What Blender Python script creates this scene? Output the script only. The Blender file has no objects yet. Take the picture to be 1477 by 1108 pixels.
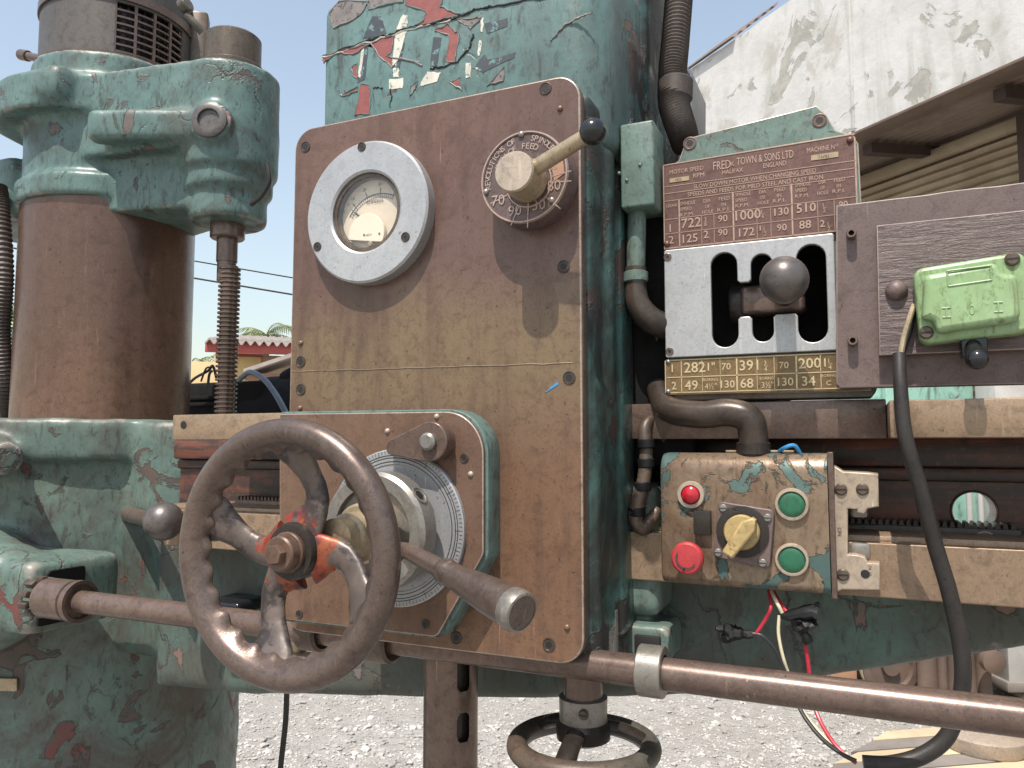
import bpy, bmesh, math, random
import numpy as np
from mathutils import Vector, Matrix, noise as mnoise
random.seed(7); np.random.seed(7)
R = math.radians
scene = bpy.context.scene
# ---------------------------------------------------------------- camera
FPX, CX, CY, YAW, HOR = 1110.0, 738.5, 554.0, R(24), 640.0
PITCH = math.atan((HOR - CY) / FPX)
CAM = Vector((0, -.56, 1.45))
cd = bpy.data.cameras.new('camera'); cam = bpy.data.objects.new('camera', cd)
scene.collection.objects.link(cam); scene.camera = cam
cd.sensor_width = 36; cd.lens = 36 * FPX / 1477; cd.clip_start = .01; cd.clip_end = 3000
cam.location = CAM; cam.rotation_euler = (R(90) + PITCH, 0, YAW)
# ---------------------------------------------------------------- light
SUN_EL = 63
w = bpy.data.worlds.new('World'); scene.world = w; w.use_nodes = True
wn = w.node_tree.nodes; wl = w.node_tree.links
sky = wn.new('ShaderNodeTexSky'); sky.sky_type = 'NISHITA'; sky.sun_disc = False
sky.sun_elevation = R(SUN_EL); sky.sun_rotation = R(180)
sky.air_density = 1.6; sky.dust_density = 1.8; sky.ozone_density = 1.8
hsv = wn.new('ShaderNodeHueSaturation'); hsv.inputs['Saturation'].default_value = .72      # hazy, whitish tropical sky
wl.new(sky.outputs[0], hsv.inputs['Color']); wl.new(hsv.outputs[0], wn['Background'].inputs[0]); wn['Background'].inputs[1].default_value = .15
sd = bpy.data.lights.new('sun', 'SUN'); sd.energy = 5.0; sd.angle = R(.5); sd.color = (1, .93, .84)
sun = bpy.data.objects.new('sun', sd); scene.collection.objects.link(sun)
sun.rotation_euler = (R(90 - SUN_EL), 0, R(0))
vs = scene.view_settings; vs.view_transform = 'Standard'; vs.look = 'None'; vs.gamma = 1; vs.use_curve_mapping = False
vs.exposure = .41
scene.cycles.max_bounces = 6; scene.cycles.use_denoising = True

# ---------------------------------------------------------------- photo measurement
_F = Vector((-math.sin(YAW) * math.cos(PITCH), math.cos(YAW) * math.cos(PITCH), math.sin(PITCH)))
_R = Vector((math.cos(YAW), math.sin(YAW), 0)); _U = _R.cross(_F)
def ray(px, py): return _F + _R * ((px - CX) / FPX) - _U * ((py - CY) / FPX)
def at(px, py, Y):
    d = ray(px, py); return CAM + d * ((Y - CAM.y) / d.y)
def at_ground(px, py, z=0):
    d = ray(px, py); return CAM + d * ((z - CAM.z) / d.z)
def at_depth(px, py, dep): return CAM + ray(px, py) * dep
def pl(pts, Y): return [(at(x, y, Y).x, at(x, y, Y).z) for x, y in pts]
def dz(py0, py1, px, Y): return abs(at(px, py0, Y).z - at(px, py1, Y).z)

# ---------------------------------------------------------------- materials
class G:
    def __init__(s, name):
        s.m = bpy.data.materials.new(name); s.m.use_nodes = True
        s.t = s.m.node_tree; s.n = s.t.nodes; s.b = s.n['Principled BSDF']
        s.tc = s.n.new('ShaderNodeTexCoord').outputs['Object']
    def link(s, a, b):
        if hasattr(a, 'links'): s.t.links.new(a, b)
        else: b.default_value = a
    def new(s, ty, **k):
        n = s.n.new(ty)
        for a, v in k.items(): setattr(n, a, v)
        return n
    def mapping(s, sc, loc=(0, 0, 0), vec=None):
        n = s.new('ShaderNodeMapping'); s.link(vec or s.tc, n.inputs[0])
        n.inputs['Scale'].default_value = sc if hasattr(sc, '__len__') else (sc,) * 3
        n.inputs['Location'].default_value = loc
        return n.outputs[0]
    def noise(s, scale, detail=5, rough=.55, dist=0, vec=None, out='Fac'):
        n = s.new('ShaderNodeTexNoise'); s.link(vec or s.tc, n.inputs['Vector'])
        n.inputs['Scale'].default_value = scale; n.inputs['Detail'].default_value = detail
        n.inputs['Roughness'].default_value = rough; n.inputs['Distortion'].default_value = dist
        return n.outputs[out]
    def voro(s, scale, vec=None, feature='DISTANCE_TO_EDGE'):
        n = s.new('ShaderNodeTexVoronoi', feature=feature); s.link(vec or s.tc, n.inputs['Vector'])
        n.inputs['Scale'].default_value = scale; return n.outputs['Distance']
    def step(s, v, a, b):
        n = s.new('ShaderNodeMapRange', interpolation_type='SMOOTHSTEP'); s.link(v, n.inputs[0])
        n.inputs[1].default_value = a; n.inputs[2].default_value = b; return n.outputs[0]
    def math(s, op, a, b=0.0):
        n = s.new('ShaderNodeMath', operation=op); n.use_clamp = False
        s.link(a, n.inputs[0]); s.link(b, n.inputs[1]); return n.outputs[0]
    def mix(s, f, a, b, mode='MIX'):
        n = s.new('ShaderNodeMix', data_type='RGBA', blend_type=mode); s.link(f, n.inputs[0])
        for v, i in ((a, 6), (b, 7)):
            if hasattr(v, 'links'): s.t.links.new(v, n.inputs[i])
            else: n.inputs[i].default_value = (*v[:3], 1)
        return n.outputs[2]
    def mixf(s, f, a, b):
        n = s.new('ShaderNodeMix', data_type='FLOAT'); s.link(f, n.inputs[0]); s.link(a, n.inputs[2]); s.link(b, n.inputs[3])
        return n.outputs[0]
    def grey(s, v):
        n = s.new('ShaderNodeCombineColor')
        for i in range(3): s.link(v, n.inputs[i])
        return n.outputs[0]
    def done(s, col, rough=.5, metal=0.0, height=None, bump=.3, dist=.0008, spec=.5):
        if hasattr(col, 'links'): s.t.links.new(col, s.b.inputs['Base Color'])
        else: s.b.inputs['Base Color'].default_value = (*col[:3], 1)
        s.link(rough, s.b.inputs['Roughness']); s.link(metal, s.b.inputs['Metallic'])
        s.b.inputs['Specular IOR Level'].default_value = spec
        if height is not None:
            n = s.new('ShaderNodeBump'); n.inputs['Strength'].default_value = bump; n.inputs['Distance'].default_value = dist
            s.link(height, n.inputs['Height']); s.t.links.new(n.outputs[0], s.b.inputs['Normal'])
        return s.m

def paint(name, c1, c2, under=(.17, .11, .09), under2=(.13, .11, .105), chip=.63, chip_scale=16, grime=.55, grime_col=(.055, .042, .035),
          rough=.36, K=.92, met=0, crack=True, edge=True, scale=1.0, red=None, bump=.7, gb=.42):
    g = G(name); kk = lambda c: tuple(v * K for v in c) if c else None
    c1, c2, under, under2, grime_col, red = map(kk, (c1, c2, under, under2, grime_col, red))
    base = g.mix(g.step(g.noise(7 * scale, 6, .6), .35, .65), c1, c2)
    base = g.mix(g.math('MULTIPLY', g.step(g.noise(55 * scale, 6, .65), .4, .7), .35), base, tuple(v * .62 for v in c1))
    # running dirt, streaked downwards
    st = g.step(g.noise(1, 7, .65, .4, vec=g.mapping((38 * scale, 38 * scale, 6 * scale))), .48, .72)
    bl = g.step(g.noise(5.5 * scale, 9, .7, .8), gb, gb + .2)
    gr = g.math('MULTIPLY', g.math('MAXIMUM', g.math('MULTIPLY', st, .55), bl), grime)
    col = g.mix(gr, base, grime_col)
    fl = g.step(g.noise(140 * scale, 7, .75, .4, vec=g.mapping((1, 1, .45), (3, 1, 8))), .50, .70)
    col = g.mix(g.math('MULTIPLY', fl, .75), col, tuple(v * .55 for v in grime_col))
    dk = g.step(g.noise(1, 8, .7, .5, vec=g.mapping((70 * scale, 70 * scale, 13 * scale), (1, 4, 2))), .56, .66)
    col = g.mix(g.math('MULTIPLY', dk, .6), col, tuple(v * .7 for v in grime_col))
    c2n = g.noise(75 * scale, 6, .65, .6, vec=g.mapping(1, (7, 7, 2)))
    ch2 = g.step(c2n, .66, .675)
    col = g.mix(ch2, col, under2)
    # flaked paint
    cn = g.noise(chip_scale * scale, 7, .6, .9)
    ch = g.step(cn, chip, chip + .014)
    rim = g.math('SUBTRACT', g.step(cn, chip - .02, chip - .003), ch)
    un = g.mix(g.step(g.noise(11 * scale, 3), .45, .55), under, under2)
    if red: un = g.mix(g.math('MULTIPLY', g.step(g.noise(6 * scale, 3, vec=g.mapping(1, (3, 7, 1))), .54, .58), .85), un, red)
    col = g.mix(g.math('MULTIPLY', rim, .6), col, (.045, .04, .036))
    col = g.mix(ch, col, un)
    h = g.math('SUBTRACT', g.math('MULTIPLY', g.noise(90 * scale, 5, .6), .35), g.math('MULTIPLY', ch, .8))
    h = g.math('ADD', h, g.math('MULTIPLY', g.noise(9 * scale, 3), 1.6))
    h = g.math('ADD', h, g.math('MULTIPLY', rim, .5))
    if crack:
        wv = g.new('ShaderNodeVectorMath', operation='ADD'); g.link(g.tc, wv.inputs[0])
        sc = g.new('ShaderNodeVectorMath', operation='SCALE'); g.link(g.noise(22 * scale, 5, .6, out='Color'), sc.inputs[0]); sc.inputs['Scale'].default_value = .07
        g.link(sc.outputs[0], wv.inputs[1])
        ck = g.math('SUBTRACT', 1.0, g.step(g.voro(9 * scale, wv.outputs[0]), .004, .02))
        ck = g.math('MULTIPLY', ck, g.step(g.noise(5 * scale, 3, vec=g.mapping(1, (5, 2, 9))), .52, .6))
        col = g.mix(g.math('MULTIPLY', ck, .8), col, (.05, .04, .035))
        h = g.math('SUBTRACT', h, g.math('MULTIPLY', ck, .8))
    if edge:
        pt = g.new('ShaderNodeNewGeometry').outputs['Pointiness']
        ed = g.math('MULTIPLY', g.step(g.math('ADD', pt, g.math('MULTIPLY', g.math('SUBTRACT', g.noise(60, 5, .7), .5), .08)), .528, .558), .75)
        col = g.mix(ed, col, (.27, .235, .20))
    ro = g.mixf(g.math('MAXIMUM', ch, gr), g.mixf(g.noise(30 * scale, 4), rough - .1, rough + .12), .55)
    return g.done(col, ro, met, h, bump, .0017, .35)

def metal(name, c1, c2, c3=None, rough=.42, met=.4, speck=.35, streak=.4, scale=1.0, bump=.25, stain=(.045, .03, .022), stain_amt=.35, var=.5, K=.86, band=None, scr=.5, mott=.62):
    g = G(name); kk = lambda c: tuple(v * K for v in c)
    c3 = c3 or c2; c1, c2, c3, stain = map(kk, (c1, c2, c3, stain))
    col = g.mix(g.step(g.noise(6 * scale, 6, .62, .5), .35, .65), c1, c2)
    col = g.mix(g.math('MULTIPLY', g.step(g.noise(2.6 * scale, 4, .5, vec=g.mapping(1, (4, 1, 2))), .45, .65), var), col, c3)
    if band:
        sep = g.new('ShaderNodeSeparateXYZ'); g.link(g.tc, sep.inputs[0])
        zz_ = g.math('ADD', sep.outputs[2], g.math('MULTIPLY', g.math('SUBTRACT', g.noise(9, 6, .65), .5), .11))
        up = g.step(zz_, band[0] - band[1], band[0]); dn_ = g.step(zz_, band[0] + band[1] * .15, band[0] + band[1] * .75)
        col = g.mix(g.math('MULTIPLY', g.math('SUBTRACT', up, dn_), .75), col, kk(band[2]))
        col = g.mix(g.math('MULTIPLY', g.math('SUBTRACT', 1.0, up), .7), col, kk(band[3]))
    st = g.step(g.noise(1, 6, .6, .3, vec=g.mapping((55 * scale, 55 * scale, 5 * scale))), .42, .75)
    col = g.mix(g.math('MULTIPLY', st, streak), col, tuple(v * .55 for v in c1))
    sp = g.noise(620 * scale, 3, .7)
    col = g.mix(g.math('MULTIPLY', g.step(sp, .55, .72), speck * .8), col, tuple(min(1, v * 1.6) for v in c2))
    col = g.mix(g.math('MULTIPLY', g.step(g.noise(480 * scale, 4, .7, vec=g.mapping(1, (9, 3, 1))), .50, .72), speck * 1.5), col, tuple(v * .38 for v in c1))
    col = g.mix(g.math('MULTIPLY', g.step(g.noise(85 * scale, 9, .76, .6, vec=g.mapping(1, (1, 6, 1))), .46, .66), mott), col, tuple(v * .5 for v in c1))
    wr = g.step(g.noise(1, 5, .6, .2, vec=g.mapping((240 * scale, 240 * scale, 26 * scale), (2, 2, 0))), .60, .72)
    col = g.mix(g.math('MULTIPLY', wr, .28 if streak else 0.0), col, tuple(min(1, v * 1.5) for v in c2))
    bl = g.step(g.noise(13 * scale, 7, .65, 1.0, vec=g.mapping(1, (2, 8, 5))), .56, .74)
    col = g.mix(g.math('MULTIPLY', bl, stain_amt), col, stain)
    mp = g.new('ShaderNodeMapping'); g.link(g.tc, mp.inputs[0]); mp.inputs['Rotation'].default_value = (.2, .75, .3); mp.inputs['Scale'].default_value = (420 * scale, 300 * scale, 14 * scale)
    scn = g.math('MULTIPLY', g.step(g.noise(1, 3, .5, vec=mp.outputs[0]), .70, .74), g.step(g.noise(16 * scale, 3), .5, .6))
    col = g.mix(g.math('MULTIPLY', scn, scr), col, tuple(min(1, v * 2.4 + .03) for v in c2))
    pit = g.step(g.noise(190 * scale, 4, .7, vec=g.mapping(1, (5, 5, 1))), .64, .70)
    col = g.mix(g.math('MULTIPLY', pit, .7), col, tuple(v * .25 for v in c1))
    h = g.math('SUBTRACT', g.math('ADD', g.math('MULTIPLY', sp, .35), g.noise(25 * scale, 5, .6)), g.math('MULTIPLY', pit, .7))
    ro = g.mixf(g.noise(18 * scale, 6, .65), rough - .16, rough + .2)
    return g.done(col, ro, met, h, bump, .0005, .35)

def plain(name, col, rough=.5, met=0., var=.25, scale=60, bump=.15, spec=.5, worn=None, th=.58):
    g = G(name)
    n = g.noise(scale, 5, .6)
    c = g.mix(g.math('MULTIPLY', g.step(n, .35, .7), var), col, tuple(v * .45 for v in col))
    c = g.mix(g.math('MULTIPLY', g.step(g.noise(scale * 5, 3, .6), .5, .75), var * .6), c, tuple(min(1, v * 1.5 + .01) for v in col))
    if worn: c = g.mix(g.step(g.noise(130, 7, .7, .3), th, th + .03), c, worn)
    return g.done(c, g.mixf(n, rough - .1, rough + .12), met, n, bump, .0005, spec)

TEAL = (.098, .165, .153); TEAL2 = (.13, .205, .185)
M = {}
M['teal'] = paint('teal_paint', TEAL, TEAL2, under=(.13, .10, .09), under2=(.10, .09, .085), red=(.22, .06, .05), chip=.615, gb=.44, grime=.6)
M['teal_cover'] = paint('teal_cover_paint', (.108, .19, .183), (.128, .215, .205), red=(.24, .065, .055), chip=.66, chip_scale=16, grime=.4, edge=False)
M['teal_flat'] = paint('teal_flat_paint', TEAL, TEAL2, under=(.13, .10, .09), under2=(.10, .09, .085), red=(.22, .06, .05), chip=.615, gb=.44, grime=.6, edge=False)
M['teal_dirty'] = paint('teal_dirty_paint', (.10, .155, .135), (.135, .19, .16), under=(.10, .072, .06), under2=(.085, .068, .06), red=(.15, .045, .038), chip=.60, chip_scale=17, gb=.42, grime=.9, grime_col=(.085, .064, .053))
M['teal_oily'] = paint('teal_oily_paint', (.038, .085, .078), (.06, .125, .112), under=(.05, .035, .03), under2=(.03, .026, .024), chip=.56, gb=.38, grime=.9, grime_col=(.018, .015, .013), rough=.22)
M['teal_arm'] = paint('teal_arm_paint', (.075, .13, .115), (.095, .155, .13), red=(.13, .04, .03), chip=.63, gb=.38, grime=.75, grime_col=(.068, .055, .045))
M['teal_small'] = paint('teal_small_paint', (.125, .19, .165), (.15, .22, .19), chip=.66, chip_scale=40, grime=.35, crack=False, edge=False, scale=1.6)
M['plate'] = metal('brown_plate_steel', (.205, .122, .080), (.165, .095, .066), (.15, .095, .075), rough=.27, met=.2, streak=.75, stain_amt=.5, speck=.3, var=.7, stain=(.07, .04, .03))
M['front'] = metal('front_plate_steel', (.195, .115, .086), (.155, .088, .068), (.14, .09, .078), rough=.27, met=.2, streak=.8, stain_amt=.5, speck=.35, var=.7, stain=(.07, .04, .03), band=(.235, .12, (.215, .155, .085), (.215, .118, .062)))
M['worn_glint'] = metal('worn_glint_edge', (.36, .29, .24), (.44, .36, .30), rough=.35, met=.4, stain_amt=.6, stain=(.16, .1, .08))  # edge wear, lightened to paint a highlight line along plate bevels
M['steel_dk'] = metal('dark_brown_steel', (.17, .118, .096), (.215, .15, .12), (.125, .09, .078), rough=.27, met=.45, streak=.3)
M['column'] = metal('column_steel', (.205, .118, .082), (.25, .15, .108), (.13, .08, .065), rough=.27, met=.45, streak=.35, scale=.7, stain=(.06, .04, .035), var=.75)
M['wheel'] = metal('wheel_iron', (.155, .115, .098), (.20, .145, .12), (.12, .092, .08), rough=.30, met=.55, streak=.1, bump=.5, stain_amt=.45)
M['alu'] = metal('cast_aluminium', (.43, .43, .435), (.49, .49, .49), (.38, .385, .39), rough=.40, met=.5, mott=.22, var=.3, speck=.25, streak=.15, stain_amt=.12, stain=(.2, .17, .14), bump=.2)
M['steel'] = metal('worn_steel', (.29, .275, .25), (.35, .33, .30), (.24, .21, .17), rough=.34, met=.6, speck=.2, streak=.2, stain_amt=.35, stain=(.11, .075, .05))
M['brass_dirty'] = metal('dirty_brass', (.42, .33, .21), (.5, .41, .28), (.33, .24, .15), rough=.40, met=.55, speck=.2, streak=.2, stain_amt=.4, stain=(.12, .075, .045))
M['bronze'] = metal('bracket_bronze', (.42, .34, .27), (.47, .39, .31), (.38, .30, .21), rough=.42, met=.3, speck=.2, streak=.15, stain_amt=.35, stain=(.2, .12, .07))
M['rail'] = metal('rail_steel', (.30, .21, .14), (.37, .26, .17), (.22, .15, .11), rough=.38, met=.35, streak=.1, stain_amt=.45, stain=(.10, .06, .04))
M['oil'] = metal('oily_black_iron', (.03, .025, .022), (.045, .036, .03), rough=.28, met=.2, streak=.4, bump=.6)
g = G('arm_web_rust')
wb = g.noise(1, 7, .68, .6, vec=g.mapping((9, 9, 75)))
c = g.mix(g.step(wb, .42, .60), (.035, .025, .022), (.13, .042, .026))
c = g.mix(g.math('MULTIPLY', g.step(g.noise(30, 7, .7, .5), .45, .62), .75), c, (.028, .021, .019))
c = g.mix(g.math('MULTIPLY', g.step(g.noise(150, 5, .7), .55, .7), .5), c, (.17, .075, .05))
M['web'] = g.done(c, .42, 0, g.noise(60, 6, .65), .5, .001, .4)
M['chart'] = metal('chart_copper', (.155, .082, .066), (.19, .10, .08), (.125, .08, .072), rough=.42, met=.35, streak=.2, stain_amt=.25)
M['chart_line'] = plain('chart_raised_brass', (.38, .265, .20), .42, .5, .35, 200)
M['chart_low'] = metal('chart_brass', (.20, .125, .06), (.24, .16, .08), (.15, .10, .06), rough=.42, met=.35, streak=.2)
M['chart_low_line'] = plain('chart_yellow_brass', (.50, .41, .24), .42, .4, .3, 200)
M['dial'] = metal('dial_plate', (.115, .085, .08), (.15, .105, .10), (.17, .08, .06), rough=.45, met=.3, streak=.1)
M['dial_line'] = plain('dial_raised', (.40, .30, .25), .45, .5, .4, 300)
M['cream'] = plain('meter_face', (.56, .47, .35), .5, 0, .15, 60, .02)
M['ink'] = plain('black_ink', (.03, .03, .032), .5, 0, .1)
M['white_cover'] = plain('meter_cover', (.66, .58, .44), .4, 0, .08, 40, .02)
M['blackplastic'] = plain('black_plastic', (.012, .012, .014), .16, 0, .2, 30, .03)
M['rubber'] = metal('black_rubber', (.022, .019, .018), (.036, .031, .028), rough=.45, met=0, streak=.1, bump=.4, stain_amt=.2)
M['hose'] = metal('dirty_hose', (.065, .052, .046), (.10, .08, .07), rough=.5, met=.1, streak=.2, bump=.5)
M['ball'] = metal('grey_ball', (.13, .115, .11), (.16, .14, .13), rough=.32, met=.5, streak=0, speck=.15, stain_amt=.2)
M['boxmetal'] = paint('scraped_box', (.21, .145, .10), (.28, .215, .15), under=(.10, .16, .145), under2=(.075, .125, .115), chip=.55, chip_scale=17, gb=.43, grime=.8, grime_col=(.13, .075, .045), rough=.30, met=.35, K=.9, crack=False, edge=False, scale=1.5)
M['board'] = metal('purple_brown_board', (.145, .102, .095), (.175, .125, .112), (.12, .092, .088), rough=.42, met=.05, streak=0, bump=1.0, scale=1.0, scr=.2, stain_amt=.3)
g = G('painted_grain_panel')
gn = g.noise(1, 6, .65, 1.2, vec=g.mapping((26, 26, 210)))
c = g.mix(g.step(g.noise(9, 6, .65), .35, .65), (.098, .072, .068), (.125, .092, .085))
c = g.mix(g.math('MULTIPLY', g.step(gn, .52, .7), .6), c, (.05, .038, .036)); c = g.mix(g.math('MULTIPLY', g.step(gn, .3, .42), -.0), c, (.2, .16, .15))
c = g.mix(g.math('MULTIPLY', g.step(g.noise(60, 7, .7), .55, .7), .5), c, (.17, .13, .12))
M['panel'] = g.done(c, .38, 0, g.math('ADD', gn, g.math('MULTIPLY', g.noise(120, 5), .25)), 1.0, .0022, .4)
M['board_edge'] = plain('board_worn_glint', (.24, .185, .165), .5, 0, .6, 90, .3)  # worn board edge, lightened as a painted bevel highlight
M['green'] = paint('light_green_enamel', (.24, .37, .18), (.28, .405, .215), under=(.2, .17, .1), under2=(.16, .15, .1), chip=.72, chip_scale=30, grime=.28, grime_col=(.16, .17, .06), rough=.32, crack=False, edge=False, scale=1.6, bump=.2)
M['redlens'] = plain('red_lens', (.36, .012, .022), .15, 0, .2, 80, .02)
M['redbtn'] = plain('red_button', (.36, .03, .036), .45, 0, .5, 120, .1, worn=(.20, .045, .04), th=.60)
M['greenbtn'] = plain('green_button', (.014, .105, .052), .45, 0, .5, 120, .1, worn=(.045, .07, .045), th=.60)
M['ivory'] = plain('ivory_knob', (.38, .28, .12), .4, 0, .5, 90, .1, worn=(.20, .13, .06), th=.60)
M['redpaint'] = plain('red_primer', (.23, .062, .055), .55, 0, .5, 90, .4, worn=(.10, .07, .06), th=.6)
M['blackpaint'] = plain('black_lettering', (.040, .048, .058), .5, 0, .3, 50, .1, worn=(.11, .205, .20), th=.56)
M['whitepaint'] = plain('white_lettering', (.55, .52, .45), .55, 0, .5, 60, .3, worn=(.13, .20, .19), th=.56)
M['greychip'] = plain('grey_chip', (.17, .15, .14), .55, 0, .6, 70, .6, worn=(.07, .06, .055), th=.55)
M['wire_red'] = plain('red_wire', (.42, .02, .04), .35, 0, .3, 150)
M['wire_black'] = plain('black_wire', (.02, .02, .022), .35, 0, .3, 150)
M['wire_white'] = plain('cream_wire', (.62, .54, .38), .4, 0, .3, 150)
M['wire_blue'] = plain('blue_wire', (.04, .22, .45), .35, 0, .2, 150)
M['tape'] = plain('electrical_tape', (.008, .008, .009), .5, 0, .4, 90, .4, spec=.25)
M['rustpipe'] = metal('rusty_pipe', (.10, .075, .06), (.16, .115, .085), (.12, .15, .135), rough=.42, met=.3, streak=.3, stain_amt=.5)
M['pipe_dark'] = metal('oily_pipe', (.055, .042, .035), (.09, .065, .05), (.06, .075, .068), rough=.32, met=.2, streak=.3, stain_amt=.6, stain=(.02, .016, .014))
M['rust_brown'] = metal('rust_brown_iron', (.15, .088, .062), (.20, .12, .085), (.11, .07, .055), rough=.42, met=.25, streak=.1, stain_amt=.4)
M['motor'] = metal('motor_grey', (.115, .105, .10), (.14, .13, .125), (.12, .10, .085), rough=.45, met=.3, streak=.25)
M['black_and_shade'] = plain('dull_black', (.014, .013, .013), .85, 0, .4, 40, .3, spec=.1)  # the motor's own black; also paints shade in recesses and gaps
M['dark'] = plain('hole_shade', (.008, .007, .007), .6)  # black faces that paint the shade inside holes, sockets and slots
g = G('spoke_paint')       # brown iron with red and orange paint left near the hub
ir = g.mix(g.step(g.noise(40, 6), .4, .65), (.085, .066, .058), (.13, .10, .085))
dn = g.new('ShaderNodeVectorMath', operation='LENGTH'); g.link(g.tc, dn.inputs[0])
f = g.math('SUBTRACT', g.math('ADD', g.noise(70, 5, .65, .5), g.math('MULTIPLY', g.step(dn.outputs['Value'], .020, .056), -.45)), 0.0)
pc = g.mix(g.step(g.noise(60, 4), .45, .6), (.22, .035, .022), (.27, .07, .03))
c = g.mix(g.step(f, .40, .44), ir, pc)
c = g.mix(g.math('MULTIPLY', g.step(g.noise(45, 7, .68, vec=g.mapping(1, (4, 4, 1))), .48, .58), .85), c, (.03, .025, .026))
M['spoke'] = g.done(c, .4, .3, g.noise(150, 4), .4, .0005)
g = G('meter_glass')
tr = g.new('ShaderNodeBsdfTransparent'); gl = g.new('ShaderNodeBsdfGlossy'); gl.inputs['Roughness'].default_value = .05
mx = g.new('ShaderNodeMixShader'); mx.inputs[0].default_value = .05
g.t.links.new(tr.outputs[0], mx.inputs[1]); g.t.links.new(gl.outputs[0], mx.inputs[2])
g.t.links.new(mx.outputs[0], g.n['Material Output'].inputs[0]); M['glass'] = g.m
# surroundings
g = G('gravel_ground')
c = g.mix(g.step(g.noise(14, 8, .7), .35, .65), (.27, .255, .235), (.35, .335, .315))
c = g.mix(g.math('MULTIPLY', g.step(g.noise(1.6, 7, .65), .42, .62), .55), c, (.27, .25, .22))
M['ground'] = g.done(c, .9, 0, g.noise(30, 6, .7), .8, .03)
g = G('gravel_stone')
oi = g.noise(9, 3, .5)
M['stone'] = g.done(g.mix(g.step(oi, .35, .65), (.25, .24, .225), (.42, .40, .375)), .85, 0, g.noise(90, 4), .4, .004)
g = G('peeling_whitewash')
c = g.mix(g.step(g.noise(3, 7, .65), .4, .65), (.54, .53, .52), (.47, .46, .445))
c = g.mix(g.math('MULTIPLY', g.step(g.noise(1.7, 8, .68, .6), .53, .60), .75), c, (.38, .355, .32))
c = g.mix(g.math('MULTIPLY', g.step(g.noise(1, 7, .65, .4, vec=g.mapping((5, 5, .8))), .48, .7), .6), c, (.30, .305, .26))
pn = g.noise(2.6, 9, .64, .9, vec=g.mapping(1, (3, 3, 3)))
ch = g.step(pn, .57, .578)
c = g.mix(ch, c, g.mix(g.step(g.noise(8, 6, .7), .4, .6), (.38, .36, .325), (.29, .285, .255)))
rm = g.math('SUBTRACT', g.step(pn, .560, .57), ch)
c = g.mix(g.math('MULTIPLY', rm, .5), c, (.3, .28, .26))
M['whitewall'] = g.done(c, .85, 0, g.math('SUBTRACT', g.noise(14, 6, .6), g.math('MULTIPLY', ch, 2.5)), .5, .008)
def rusty(name, a, b, c3):
    g = G(name)
    c = g.mix(g.step(g.noise(2.2, 7, .65), .4, .62), a, b)
    c = g.mix(g.math('MULTIPLY', g.step(g.noise(1, 6, .6, vec=g.mapping((1.2, 1.2, 14))), .5, .7), .6), c, c3)
    return g.done(c, .7, .1, g.noise(20, 4), .3, .005)
M['roofrust'] = rusty('rusty_roof_sheet', (.13, .09, .07), (.18, .13, .10), (.08, .05, .038))
M['sheet'] = rusty('tan_sheet', (.30, .235, .16), (.38, .31, .22), (.17, .11, .07))
M['beam'] = rusty('rusty_beam', (.05, .033, .028), (.075, .048, .038), (.035, .025, .022))
M['rustmachine'] = rusty('rusty_machine', (.10, .07, .055), (.15, .10, .075), (.10, .07, .06))
M['orangeblock'] = rusty('orange_primer', (.30, .16, .10), (.35, .20, .125), (.24, .14, .09))
M['wood'] = rusty('weathered_wood', (.40, .32, .21), (.50, .41, .28), (.30, .23, .15))
M['dksheet'] = rusty('grey_sheet', (.16, .14, .125), (.22, .19, .17), (.12, .10, .09))
M['tealbg'] = paint('pale_teal_machine', (.22, .40, .33), (.26, .45, .38), chip=.7, grime=.25, edge=False, scale=.15, crack=False)
M['whitemetal'] = plain('white_post', (.42, .41, .39), .6, 0, .25, 8)
M['rooftile'] = plain('fibre_roof', (.36, .31, .28), .85, 0, .3, 5)
M['redboard'] = plain('red_fascia', (.36, .07, .06), .6, 0, .2, 5)
M['yellowwall'] = plain('ochre_wall', (.58, .42, .22), .8, 0, .2, 3)
M['tanwall'] = plain('tan_wall', (.44, .33, .22), .8, 0, .2, 3)
M['shutter'] = plain('orange_shutter', (.60, .44, .20), .7, 0, .2, 3)
def leafmat(n, c1, c2):
    g = G(n); m = g.done(g.mix(g.step(g.noise(2.5, 4), .4, .6), c1, c2), .55)
    return m
M['leaf'] = leafmat('leaf_green', (.08, .16, .03), (.14, .24, .05))
M['palmleaf'] = leafmat('palm_green', (.16, .20, .09), (.24, .27, .13))
M['bark'] = plain('bark', (.14, .11, .08), .9, 0, .4, 8)

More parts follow.
